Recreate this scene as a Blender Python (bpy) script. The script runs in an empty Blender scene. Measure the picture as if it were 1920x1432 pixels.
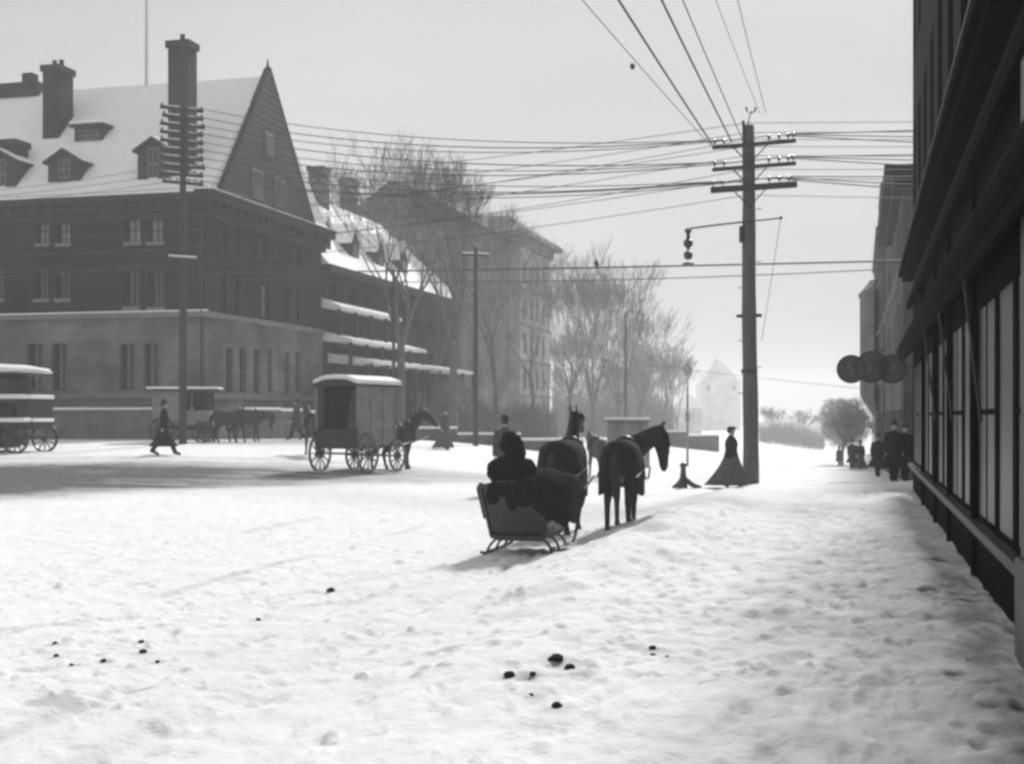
import bpy, math, random
import numpy as np
from mathutils import Vector, Matrix, noise as mnoise
R = math.radians
random.seed(7)
scene = bpy.context.scene
col = scene.collection

# ------------------------------------------------------------------ camera
HC = 1.95                      # eye height over the street snow
FPX, HY = 2500.0, 780.0        # focal length and horizon, in pixels of the 1920 px wide photograph
cam = bpy.data.cameras.new("camera")
camo = bpy.data.objects.new("camera", cam)
col.objects.link(camo)
camo.location = (0, 0, HC)
camo.rotation_euler = (R(90), 0, 0)
cam.sensor_width = 36.0
cam.lens = 36.0 * FPX / 1920.0
cam.shift_y = (HY - 716.0) / 1920.0
cam.clip_start = 0.1
cam.clip_end = 4000
scene.camera = camo

# ------------------------------------------------------------------ light
SUN_EL, SUN_AZ = 37.0, 18.8    # elevation; azimuth to the right of the viewing direction (+Y)
world = bpy.data.worlds.new("World")
scene.world = world
world.use_nodes = True
wn = world.node_tree
wn.nodes.clear()
sky = wn.nodes.new('ShaderNodeTexSky')
sky.sky_type = 'NISHITA'
sky.sun_disc = False
sky.sun_elevation = R(SUN_EL)
sky.sun_rotation = R(SUN_AZ)
sky.dust_density = 4.0
sky.air_density = 1.6
bw = wn.nodes.new('ShaderNodeRGBToBW')      # the place is seen on a black and white plate
ctx = wn.nodes.new('ShaderNodeTexCoord')
cmp_ = wn.nodes.new('ShaderNodeMapping')
cmp_.inputs['Scale'].default_value = (1.0, 1.0, 3.2)
cn = wn.nodes.new('ShaderNodeTexNoise')     # thin even cloud
cn.inputs['Scale'].default_value = 1.7
cn.inputs['Detail'].default_value = 5
cn.inputs['Roughness'].default_value = 0.5
cr = wn.nodes.new('ShaderNodeMapRange')
cr.inputs['From Min'].default_value = 0.3
cr.inputs['From Max'].default_value = 0.7
cr.inputs['To Min'].default_value = 5.9
cr.inputs['To Max'].default_value = 8.5
mx = wn.nodes.new('ShaderNodeMix')
mx.inputs[0].default_value = 0.88           # cloud cover over the clear sky
bg = wn.nodes.new('ShaderNodeBackground')
bg.inputs['Strength'].default_value = 0.055
wo = wn.nodes.new('ShaderNodeOutputWorld')
L = wn.links.new
L(sky.outputs[0], bw.inputs[0])
L(ctx.outputs['Generated'], cmp_.inputs[0]); L(cmp_.outputs[0], cn.inputs['Vector'])
L(cn.outputs['Fac'], cr.inputs['Value'])
L(bw.outputs[0], mx.inputs[2]); L(cr.outputs[0], mx.inputs[3])
L(mx.outputs[0], bg.inputs['Color']); L(bg.outputs[0], wo.inputs[0])

sun = bpy.data.lights.new("sun", 'SUN')
sun.energy = 2.7
sun.angle = R(7)
sun.color = (1.0, 1.0, 1.0)
suno = bpy.data.objects.new("sun", sun)
col.objects.link(suno)
sd = Vector((math.sin(R(SUN_AZ)) * math.cos(R(SUN_EL)), math.cos(R(SUN_AZ)) * math.cos(R(SUN_EL)), math.sin(R(SUN_EL))))
suno.rotation_euler = sd.to_track_quat('Z', 'Y').to_euler()
suno.location = (0, 0, 60)

scene.view_settings.view_transform = 'Standard'
scene.view_settings.look = 'None'
scene.view_settings.gamma = 1
scene.view_settings.exposure = 0.52
scene.cycles.volume_bounces = 1
scene.cycles.filter_width = 2.9
HAZE = 0.0014

# ------------------------------------------------------------------ street frame
# s runs to the right across the street, t runs away along it (vanishing point at x = 1612)
K = (1612 - 960) / FPX
_n = math.hypot(K, 1)
UX, UY = K / _n, 1 / _n
VX, VY = UY, -UX
RZ = math.atan2(VY, VX)
def W(s, t, z=0.0): return Vector((s*VX + t*UX, s*VY + t*UY, z))
def ST(x, y): return (x*VX + y*VY, x*UX + y*UY)
def pix(px, Y, py=None):
    x = (px - 960) * Y / FPX
    return Vector((x, Y, HC - (py - HY) * Y / FPX)) if py is not None else (x, Y)
def on_t(px, py, t):           # point of the plane t = const seen at a pixel -> (s, z)
    k = (px - 960) / FPX
    s = (k*t*UY - t*UX) / (VX - k*VY)
    Y = s*VY + t*UY
    return s, HC - (py - HY) * Y / FPX
def on_s(px, py, s):           # point of the plane s = const seen at a pixel -> (t, z)
    k = (px - 960) / FPX
    t = (s*VX - k*s*VY) / (k*UY - UX)
    Y = s*VY + t*UY
    return t, HC - (py - HY) * Y / FPX

# ------------------------------------------------------------------ terrain
_rs = np.random.RandomState(5)
_tab = _rs.rand(256, 256)
def vn(x, y, sc=1.0, ox=0):
    x = np.asarray(x, float) / sc + ox + 1000.0; y = np.asarray(y, float) / sc + ox*1.7 + 1000.0
    xi = np.floor(x).astype(int); yi = np.floor(y).astype(int)
    fx = x - xi; fy = y - yi
    fx = fx*fx*(3-2*fx); fy = fy*fy*(3-2*fy)
    a = _tab[xi % 256, yi % 256]; b = _tab[(xi+1) % 256, yi % 256]
    c = _tab[xi % 256, (yi+1) % 256]; d = _tab[(xi+1) % 256, (yi+1) % 256]
    return (a*(1-fx)+b*fx)*(1-fy) + (c*(1-fx)+d*fx)*fy - 0.5
def sm(x, a, b):
    q = np.clip((np.asarray(x, float)-a)/(b-a), 0, 1); return q*q*(3-2*q)
def bump(x, c, w): return np.exp(-((np.asarray(x, float)-c)/w)**2)
def base_h(x, y):
    x = np.asarray(x, float); y = np.asarray(y, float)
    s = x*VX + y*VY; t = x*UX + y*UY
    yy = np.maximum(y, 0)
    zl = np.interp(yy, [0, 20, 30, 40, 50, 60, 80, 110, 200, 400, 900], [0, 0, .28, .58, .84, .92, .6, 0, -1, -2.6, -5])
    zr = np.interp(yy, [0, 36, 57, 85, 150, 300, 900], [0, 0, -.75, -1.5, -2.5, -4.2, -6])
    w = sm(s, -22, -4)
    z = zl*(1-w) + zr*w
    z = z + 0.13*sm(s, -3.6, -2.4)
    return z
def ground_h(x, y, fine=True):
    x = np.asarray(x, float); y = np.asarray(y, float)
    s = x*VX + y*VY; t = x*UX + y*UY
    z = base_h(x, y)
    along = sm(t, 7, 17) * (1 - sm(t, 30, 35)) * (0.85 + .5*vn(t, s*0, 4.1, 3))
    wob = s + .5*vn(t, s*0, 6, 9)
    z = z + .26*bump(wob, -2.9, .9)*along*(1+.9*vn(x, y, 1.1, 41)+.5*vn(x, y, .5, 42))
    z = z + .25*sm(t, 42, 50)*(1-sm(t, 140, 200))*bump(wob, -5.4, .9)*(1+vn(t, s*0, 5, 4))
    z = z + .05*bump(wob, .8, .3)*(1-sm(t, 30, 34))*(1+1.5*vn(t, s, .9, 14))     # snow swept against the shop front
    z = z + .05*vn(x, y, 3.3, 1) + .03*vn(x, y, 1.2, 2)
    if fine:
        near = 1 - sm(y, 45, 75)
        tr = sm(s, -2.4, -1.2)
        l2 = vn(x, y, .42, 5); l3 = vn(x, y, .17, 6); l4 = vn(x, y, .08, 7)
        z = z + near*((.022+.012*tr)*l2 + (.020+.016*tr)*l3 + (.012+.010*tr)*l4)
        # runner ruts drawn along the street and round the corner
        for c, dp in ((-4.25, .04), (-5.15, .045), (-7.0, .03), (-7.9, .03), (-9.6, .04), (-10.7, .035)):
            z = z - near*dp*bump(s + .35*vn(t, s*0, 7, c), c, .09)*(1-sm(t, 24, 34))
    return z
def gz(x, y): return float(ground_h(x, y, False))

def slush(x, y):
    s = x*VX + y*VY; t = x*UX + y*UY
    # ploughed-up, dirty wheel way curving out of the side street
    Yc = np.interp(x, [-16, -12.7, -6, 0, 4], [32, 33, 37, 41, 43])
    hw = np.interp(x, [-16, -12, -6, 0, 4], [7, 6.3, 4.2, 2.8, 1.5])
    d = (y - Yc + 1.6*vn(x, y, 2.6, 21) + 1.2*vn(x*.5, y, .7, 27))/hw
    m = np.exp(-d**4)*np.interp(x, [-14, -9, -4, 0, 4], [.98, .78, .42, .24, .0])
    m = m*(1.05 + .8*np.clip(vn(x*.35, y, .5, 22)+.35, 0, 1))
    # lighter tracks farther along
    m = np.maximum(m, .32*bump(y - .15*x, 44, .9)*(1-sm(x, -4, 0)))
    for c in (-4.3, -5.1, -7.4, -9.9):
        m = np.maximum(m, .22*bump(s, c, .1)*sm(vn(t, s, 1.5, 23), -.1, .3)*(1-sm(t, 20, 32)))
    # trampled sidewalk and soot along the shop front
    tr = sm(s + .7*vn(x, y, .9, 24), -2.1, -.4)*(1-sm(t, 34, 40))
    m = np.maximum(m, tr*(.20 + .16*vn(x, y, .6, 25) + .28*vn(x, y, .2, 26)))
    ed = bump(s + .3*vn(x, y, .5, 28), .85, .42)*(1-sm(t, 16, 26))
    m = np.maximum(m, ed*(.26 + .9*vn(x, y, .3, 29)))
    m = np.maximum(m, .45*bump(y, 41.5, .5)*sm(x, 4, 7)); m = np.maximum(m, .3*bump(y, 47, .9)*sm(x, 5, 8))
    # thin marks in the open snow
    m = np.maximum(m, .32*sm(vn(x*.55+y*.3, y, .55, 31)+.5*vn(x, y, .13, 32), .43, .6)*(1-sm(y, 14, 20)))
    return np.clip(m, 0, 1)

# ------------------------------------------------------------------ materials
def mat(name, base, rough=.8, var=.25, scale=6.0, bmp=.15, bscale=None, metal=0.0, spec=.3, stretch=None, snow=None):
    m = bpy.data.materials.new(name); m.use_nodes = True
    n = m.node_tree.nodes; l = m.node_tree.links.new
    p = n['Principled BSDF']
    p.inputs['Roughness'].default_value = rough
    p.inputs['Metallic'].default_value = metal
    p.inputs['Specular IOR Level'].default_value = spec
    tc = n.new('ShaderNodeTexCoord'); mp = n.new('ShaderNodeMapping')
    if stretch: mp.inputs['Scale'].default_value = stretch
    l(tc.outputs['Object'], mp.inputs[0])
    nz = n.new('ShaderNodeTexNoise'); nz.inputs['Scale'].default_value = scale
    nz.inputs['Detail'].default_value = 6; nz.inputs['Roughness'].default_value = .6
    l(mp.outputs[0], nz.inputs['Vector'])
    r = n.new('ShaderNodeMapRange')
    r.inputs['From Min'].default_value = .3; r.inputs['From Max'].default_value = .7
    r.inputs['To Min'].default_value = base*(1-var); r.inputs['To Max'].default_value = base*(1+var)
    l(nz.outputs['Fac'], r.inputs['Value'])
    out = r.outputs[0]
    if snow is not None:       # snow lying on whatever faces upward
        g = n.new('ShaderNodeNewGeometry'); sp = n.new('ShaderNodeSeparateXYZ')
        l(g.outputs['Normal'], sp.inputs[0])
        ad = n.new('ShaderNodeMath'); ad.operation = 'ADD'
        sc = n.new('ShaderNodeMath'); sc.operation = 'MULTIPLY'; sc.inputs[1].default_value = .7
        l(nz.outputs['Fac'], sc.inputs[0]); l(sp.outputs['Z'], ad.inputs[0]); l(sc.outputs[0], ad.inputs[1])
        rr = n.new('ShaderNodeMapRange'); rr.inputs['From Min'].default_value = snow+.35
        rr.inputs['From Max'].default_value = snow+.5
        l(ad.outputs[0], rr.inputs['Value'])
        mm = n.new('ShaderNodeMix'); mm.inputs[3].default_value = .8
        l(rr.outputs[0], mm.inputs[0]); l(out, mm.inputs[2]); out = mm.outputs[0]
    cb = n.new('ShaderNodeCombineColor')
    for i in range(3): l(out, cb.inputs[i])
    l(cb.outputs[0], p.inputs['Base Color'])
    if bmp:
        b = n.new('ShaderNodeBump'); b.inputs['Strength'].default_value = bmp; b.inputs['Distance'].default_value = .03
        nb = n.new('ShaderNodeTexNoise'); nb.inputs['Scale'].default_value = bscale or scale*3
        nb.inputs['Detail'].default_value = 5
        l(mp.outputs[0], nb.inputs['Vector']); l(nb.outputs['Fac'], b.inputs['Height'])
        l(b.outputs[0], p.inputs['Normal'])
    return m
def brick_mat(name, a, b, mortar, sc=1.0, bw_=.22, bh=.075, rough=.85):
    m = bpy.data.materials.new(name); m.use_nodes = True
    n = m.node_tree.nodes; l = m.node_tree.links.new
    p = n['Principled BSDF']; p.inputs['Roughness'].default_value = rough; p.inputs['Specular IOR Level'].default_value = .2
    tc = n.new('ShaderNodeTexCoord'); sp = n.new('ShaderNodeSeparateXYZ'); ad = n.new('ShaderNodeMath'); ad.operation = 'ADD'
    cb = n.new('ShaderNodeCombineXYZ')
    l(tc.outputs['Object'], sp.inputs[0]); l(sp.outputs['X'], ad.inputs[0]); l(sp.outputs['Y'], ad.inputs[1])
    l(ad.outputs[0], cb.inputs['X']); l(sp.outputs['Z'], cb.inputs['Y'])
    br = n.new('ShaderNodeTexBrick')
    br.inputs['Color1'].default_value = (a, a, a, 1); br.inputs['Color2'].default_value = (b, b, b, 1)
    br.inputs['Mortar'].default_value = (mortar, mortar, mortar, 1)
    br.inputs['Scale'].default_value = 1.0; br.inputs['Brick Width'].default_value = bw_; br.inputs['Row Height'].default_value = bh
    br.inputs['Mortar Size'].default_value = .008*sc
    l(cb.outputs[0], br.inputs['Vector'])
    nz = n.new('ShaderNodeTexNoise'); nz.inputs['Scale'].default_value = .45; nz.inputs['Detail'].default_value = 8
    l(tc.outputs['Object'], nz.inputs['Vector'])
    r = n.new('ShaderNodeMapRange'); r.inputs['From Min'].default_value = .3; r.inputs['From Max'].default_value = .7
    r.inputs['To Min'].default_value = .5; r.inputs['To Max'].default_value = 1.5
    l(nz.outputs['Fac'], r.inputs['Value'])
    mm = n.new('ShaderNodeMix'); mm.data_type = 'RGBA'; mm.blend_type = 'MULTIPLY'; mm.inputs[0].default_value = 1
    cc = n.new('ShaderNodeCombineColor')
    for i in range(3): l(r.outputs[0], cc.inputs[i])
    l(br.outputs['Color'], mm.inputs[6]); l(cc.outputs[0], mm.inputs[7]); l(mm.outputs[2], p.inputs['Base Color'])
    b_ = n.new('ShaderNodeBump'); b_.inputs['Strength'].default_value = .4; b_.inputs['Distance'].default_value = .02
    l(br.outputs['Fac'], b_.inputs['Height']); b_.invert = True; l(b_.outputs[0], p.inputs['Normal'])
    return m
def glass_mat(name, base, rough=.08, var=.5):
    return mat(name, base, rough=rough, var=var, scale=1.3, bmp=.02, spec=.9)

M = {}
M['snow'] = mat('snow', .88, .75, .05, 3, .35, 14, spec=.2)
M['brick'] = brick_mat('dark_brick', .012, .020, .028)
M['limestone'] = brick_mat('ashlar_stone', .135, .17, .10, 1.6, .9, .38)
M['trim'] = mat('stone_trim', .19, .85, .2, 2)
M['cornice'] = mat('painted_cornice', .022, .6, .3, 3)
M['slate'] = mat('slate_roof', .045, .8, .35, 4, .5, 9, stretch=(1, 1, 3))
M['chimney'] = brick_mat('sooty_brick', .026, .04, .045)
M['pane_pale'] = glass_mat('pale_pane', .22, .35)  # panes with a paler base colour
M['pane_dark'] = glass_mat('dark_pane', .02)
M['sash'] = mat('dark_sash', .04, .5, .2, 5)
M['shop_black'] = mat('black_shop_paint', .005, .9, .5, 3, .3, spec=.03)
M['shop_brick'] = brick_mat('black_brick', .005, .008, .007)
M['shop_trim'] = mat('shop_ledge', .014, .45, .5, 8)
M['shop_glass'] = mat('shop_glass', .03, .36, .9, .8, .06, 1.5, spec=.35)
M['pilaster'] = mat('grey_pilaster', .10, .6, .3, 4)
M['greybuild'] = brick_mat('grey_brick', .10, .13, .09)
M['apart'] = brick_mat('hazed_apartment_brick', .36, .42, .30)  # brick lightened so the colour carries part of the distance haze
M['apart_dark'] = brick_mat('hazed_brown_brick', .18, .23, .14)  # brick tone raised to imitate haze in front of the block
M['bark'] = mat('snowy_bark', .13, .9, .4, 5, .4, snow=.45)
M['bark_far'] = mat('frosted_hazed_bark', .22, .9, .4, 5, 0, snow=.5)  # frosted bark, paled further to imitate haze over the far trees
M['wood'] = mat('weathered_pole_wood', .10, .85, .35, 2.2, .5, 9, stretch=(6, 6, .6))
M['wood_dark'] = mat('dark_crossarm_wood', .045, .8, .3, 5)
M['wire'] = mat('wire', .05, .6, .1, 1, 0)
M['iron'] = mat('black_iron', .02, .45, .3, 6, .1, spec=.5)
M['insul'] = mat('insulator_glass', .12, .2, .2, 6, 0, spec=.7)
M['coat'] = mat('black_wool', .016, .95, .3, 14, .4, spec=.1)
M['coat_grey'] = mat('grey_wool', .07, .95, .3, 14, .4, spec=.1)
M['skirt'] = mat('grey_wool_skirt', .10, .95, .35, 9, .4, spec=.1, stretch=(4, 4, .6))
M['skin'] = mat('skin', .35, .6, .1, 8, 0)
M['hair'] = mat('hair', .02, .7, .3, 20, .2)
M['horse'] = mat('dark_horse_coat', .018, .6, .35, 5, .2, spec=.3)
M['horse_grey'] = mat('brown_horse_coat', .040, .65, .35, 5, .2, spec=.3)
M['leather'] = mat('black_leather', .012, .4, .2, 10, .1, spec=.5)
M['blanket'] = mat('horse_blanket', .022, .95, .4, 9, .4, spec=.1)
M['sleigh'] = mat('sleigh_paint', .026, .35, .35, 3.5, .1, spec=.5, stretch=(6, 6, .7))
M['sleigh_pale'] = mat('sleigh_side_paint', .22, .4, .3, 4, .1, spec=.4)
M['fur'] = mat('black_fur', .012, 1.0, .5, 30, .9, 60, spec=.05)
M['fur_brown'] = mat('brown_fur', .035, 1.0, .5, 26, .9, 60, spec=.05)
M['carriage'] = mat('carriage_black', .02, .4, .3, 3, .1, spec=.5)
M['carriage_grey'] = mat('carriage_grey', .21, .55, .25, 3, .1)
M['interior'] = mat('dark_interior', .012, .9, .4, 3)
M['canvas'] = mat('canvas_curtain', .06, .9, .4, 3, .3)
M['wheel'] = mat('wheel_paint', .22, .6, .3, 6, .1)
M['dung'] = mat('dark_clod', .012, .95, .5, 30, .6)
M['stone'] = mat('rough_wall_stone', .13, .9, .4, 2.5, .6)
M['far'] = mat('far_wall', .6, .9, .3, .4, 0)  # distance haze painted in as a very light wall tone
M['ever'] = mat('dense_hazed_foliage', .34, .9, .5, 2, 0)  # foliage colour lightened to imitate haze around the round tree
M['sign'] = mat('sign_board', .055, .7, .4, 6, .2)
M['sign_rim'] = mat('sign_rim', .014, .5, .2, 6)
M['sign_pale'] = mat('sign_faded_paint', .12, .7, .4, 9)
M['lamp_glass'] = mat('opal_glass', .35, .3, .1, 5, 0)

# ------------------------------------------------------------------ mesh builder
class MB:
    def __init__(s): s.v = []; s.f = []
    def add(s, vs, fs):
        o = len(s.v); s.v += [tuple(v) for v in vs]; s.f += [tuple(i+o for i in f) for f in fs]; return s
    def box(s, x0, x1, y0, y1, z0, z1):
        if x0 > x1: x0, x1 = x1, x0
        if y0 > y1: y0, y1 = y1, y0
        if z0 > z1: z0, z1 = z1, z0
        return s.add([(x0,y0,z0),(x1,y0,z0),(x1,y1,z0),(x0,y1,z0),(x0,y0,z1),(x1,y0,z1),(x1,y1,z1),(x0,y1,z1)],
              [(0,3,2,1),(4,5,6,7),(0,1,5,4),(1,2,6,5),(2,3,7,6),(3,0,4,7)])
    def loft(s, rings, n=12):  # rings: (centre, axisA, axisB)
        vs = []
        for c, a, b in rings:
            for i in range(n):
                q = 2*math.pi*i/n
                vs.append(Vector(c) + Vector(a)*math.cos(q) + Vector(b)*math.sin(q))
        fs = []
        for k in range(len(rings)-1):
            for i in range(n):
                j = (i+1) % n
                fs.append((k*n+i, k*n+j, (k+1)*n+j, (k+1)*n+i))
        fs.append(tuple(range(n-1, -1, -1))); fs.append(tuple(range((len(rings)-1)*n, len(rings)*n)))
        return s.add(vs, fs)
    def limb(s, pts, rad, n=10, side=(1, 0, 0), round_=True):
        pts = [Vector(p) for p in pts]; rad = [(r, r) if not isinstance(r, tuple) else r for r in rad]
        T = []
        for i in range(len(pts)):
            a = pts[max(i-1, 0)]; b = pts[min(i+1, len(pts)-1)]; T.append((b-a).normalized())
        if round_:
            r0, r1 = min(rad[0]), min(rad[-1])
            P = [pts[0]-T[0]*r0*.8, pts[0]-T[0]*r0*.5] + pts + [pts[-1]+T[-1]*r1*.5, pts[-1]+T[-1]*r1*.8]
            Q = [(rad[0][0]*.35, rad[0][1]*.35), (rad[0][0]*.8, rad[0][1]*.8)] + rad + [(rad[-1][0]*.8, rad[-1][1]*.8), (rad[-1][0]*.35, rad[-1][1]*.35)]
            TT = [T[0], T[0]] + T + [T[-1], T[-1]]
        else: P, Q, TT = pts, rad, T
        rings = []
        for p, (ra, rb), t in zip(P, Q, TT):
            sd_ = Vector(side); sd_ = sd_ - t*sd_.dot(t)
            if sd_.length < 1e-3: sd_ = Vector((0, 1, 0)) - t*t.y
            sd_.normalize(); b = t.cross(sd_)
            rings.append((p, sd_*ra, b*rb))
        return s.loft(rings, n)
    def bar(s, a, b, w, h=None, up=(0, 0, 1)):
        h = h or w; a = Vector(a); b = Vector(b); t = (b-a).normalized(); up = Vector(up)
        sd_ = t.cross(up)
        if sd_.length < 1e-3: sd_ = t.cross(Vector((1, 0, 0)))
        sd_.normalize(); u = sd_.cross(t)
        vs = [p + sd_*i*w/2 + u*j*h/2 for p in (a, b) for i, j in ((-1,-1),(1,-1),(1,1),(-1,1))]
        return s.add(vs, [(3,2,1,0),(4,5,6,7),(0,1,5,4),(1,2,6,5),(2,3,7,6),(3,0,4,7)])
    def lathe(s, prof, c=(0, 0, 0), n=16, sx=1, sy=1):
        return s.loft([((c[0], c[1], c[2]+z), (r*sx, 0, 0), (0, r*sy, 0)) for r, z in prof], n)
    def prism(s, poly, d0, d1, fn):    # poly of (a,b) extruded; fn(a,b,d) -> point
        n = len(poly)
        vs = [fn(a, b, d0) for a, b in poly] + [fn(a, b, d1) for a, b in poly]
        return s.add(vs, [tuple(range(n-1, -1, -1)), tuple(range(n, 2*n))] + [(i, (i+1) % n, n+(i+1) % n, n+i) for i in range(n)])
    def build(s, name, m, parent=None, smooth=False, loc=None, rz=0, remesh=None, bevel=None, jitter=None):
        me = bpy.data.meshes.new(name)
        me.from_pydata([tuple(v) for v in s.v], [], s.f); me.validate(); me.update()
        import bmesh
        bm = bmesh.new(); bm.from_mesh(me); bmesh.ops.recalc_face_normals(bm, faces=bm.faces); bm.to_mesh(me); bm.free()
        o = bpy.data.objects.new(name, me); col.objects.link(o)
        if m: me.materials.append(m)
        if parent: o.parent = parent
        if loc is not None: o.location = loc
        o.rotation_euler.z = rz
        if bevel:
            b = o.modifiers.new('bevel', 'BEVEL'); b.width = bevel; b.segments = 2; b.limit_method = 'ANGLE'
        if remesh:
            r = o.modifiers.new('remesh', 'REMESH'); r.mode = 'VOXEL'; r.voxel_size = remesh; r.use_smooth_shade = True
            q = o.modifiers.new('smooth', 'SMOOTH'); q.factor = .5; q.iterations = 4
        if smooth:
            for p in me.polygons: p.use_smooth = True
        return o
def tag(o, label=None, cat=None, group=None, kind=None):
    if label: o['label'] = label
    if cat: o['category'] = cat
    if group: o['group'] = group
    if kind: o['kind'] = kind
    return o
def thing(name, label, cat, loc=(0, 0, 0), rz=0, group=None):
    o = bpy.data.objects.new(name, None); col.objects.link(o); o.empty_display_size = .3
    o.location = loc; o.rotation_euler.z = rz
    return tag(o, label, cat, group)
def holes(mb, a0, a1, z0, z1, hs, depth, fn):
    """wall sheet a0..a1 x z0..z1 with rectangular openings and their reveals; fn(a, z, d) -> point, d goes inward"""
    A = sorted({a0, a1, *[h[0] for h in hs], *[h[1] for h in hs]}); Z = sorted({z0, z1, *[h[2] for h in hs], *[h[3] for h in hs]})
    A = [a for a in A if a0 <= a <= a1]; Z = [z for z in Z if z0 <= z <= z1]
    for i in range(len(A)-1):
        for j in range(len(Z)-1):
            ca, cz = (A[i]+A[i+1])/2, (Z[j]+Z[j+1])/2
            if any(h[0] < ca < h[1] and h[2] < cz < h[3] for h in hs): continue
            mb.add([fn(A[i], Z[j], 0), fn(A[i+1], Z[j], 0), fn(A[i+1], Z[j+1], 0), fn(A[i], Z[j+1], 0)], [(0, 1, 2, 3)])
    for h in hs:
        p = [(h[0], h[2]), (h[1], h[2]), (h[1], h[3]), (h[0], h[3])]
        for i in range(4):
            q, r = p[i], p[(i+1) % 4]
            mb.add([fn(*q, 0), fn(*r, 0), fn(*r, depth), fn(*q, depth)], [(0, 1, 2, 3)])
    return mb
def window(parent, h, depth, fn, frame_m, pane_m, bars=(1, 1), fw=.07, pr=.10):
    a0, a1, z0, z1 = h
    def bx(mb, p0, p1, q0, q1, d0, d1):
        vs = [fn(a, z, d) for d in (d0, d1) for a, z in ((p0, q0), (p1, q0), (p1, q1), (p0, q1))]
        mb.add(vs, [(0,1,2,3),(7,6,5,4),(0,4,5,1),(1,5,6,2),(2,6,7,3),(3,7,4,0)])
    f = MB(); d0, d1 = depth-pr, depth-.02
    bx(f, a0, a0+fw, z0, z1, d0, d1); bx(f, a1-fw, a1, z0, z1, d0, d1)
    bx(f, a0+fw, a1-fw, z0, z0+fw, d0, d1); bx(f, a0+fw, a1-fw, z1-fw, z1, d0, d1)
    for i in range(1, bars[0]+1):
        c = a0 + (a1-a0)*i/(bars[0]+1); bx(f, c-.02, c+.02, z0+fw, z1-fw, d0+pr*.2, d1)
    for i in range(1, bars[1]+1):
        c = z0 + (z1-z0)*i/(bars[1]+1); bx(f, a0+fw, a1-fw, c-.03, c+.03, d0+pr*.1, d1-.005*pr*10)
    o = f.build('window', frame_m, parent)
    g = MB(); bx(g, a0+.01, a1-.01, z0+.01, z1-.01, depth-.018, depth+.01); g.build('pane', pane_m, o)
    return o

# ================================================================== GROUND (one sheet)
CL = [(1042, 1238, 15, 'largest clod at the top of the foreground cluster'), (1069, 1253, 11, 'clod touching the lower right of the largest one'), (954, 1268, 12, 'leftmost large clod of the foreground cluster'),
      (999, 1264, 7, 'small clod between the leftmost and the largest clods'), (1044, 1325, 12, 'nearest clod, below all others of the foreground cluster'), (996, 1303, 5, 'tiny crumb left above the nearest clod'),
      (1224, 1215, 7, 'upper crumb of the little pair right of the main cluster'), (1224, 1229, 6, 'lower crumb of the little pair right of the main cluster'), (1251, 1231, 4, 'speck just right of the little pair'),
      (103, 1206, 5, 'upper crumb of the trio farthest left'), (106, 1230, 6, 'middle crumb of the trio farthest left'), (134, 1247, 5, 'lower right crumb of the trio farthest left'),
      (194, 1239, 6, 'lone crumb midway between the two left groups'), (265, 1204, 6, 'upper crumb of the second left group'), (268, 1223, 8, 'darkest crumb of the second left group'),
      (295, 1241, 5, 'lower right crumb of the second left group'), (620, 1109, 9, 'lone clod in the open snow farther back'), (484, 1162, 5, 'faint crumb in the open snow left of centre')]
def on_ground(px, py):
    Y = 10.0
    for _ in range(30):
        x_ = pix(px, Y)[0]; Y = .5*Y+.5*(HC-float(ground_h(x_, Y)))*FPX/(py-HY)
    return pix(px, Y)[0], Y
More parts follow.
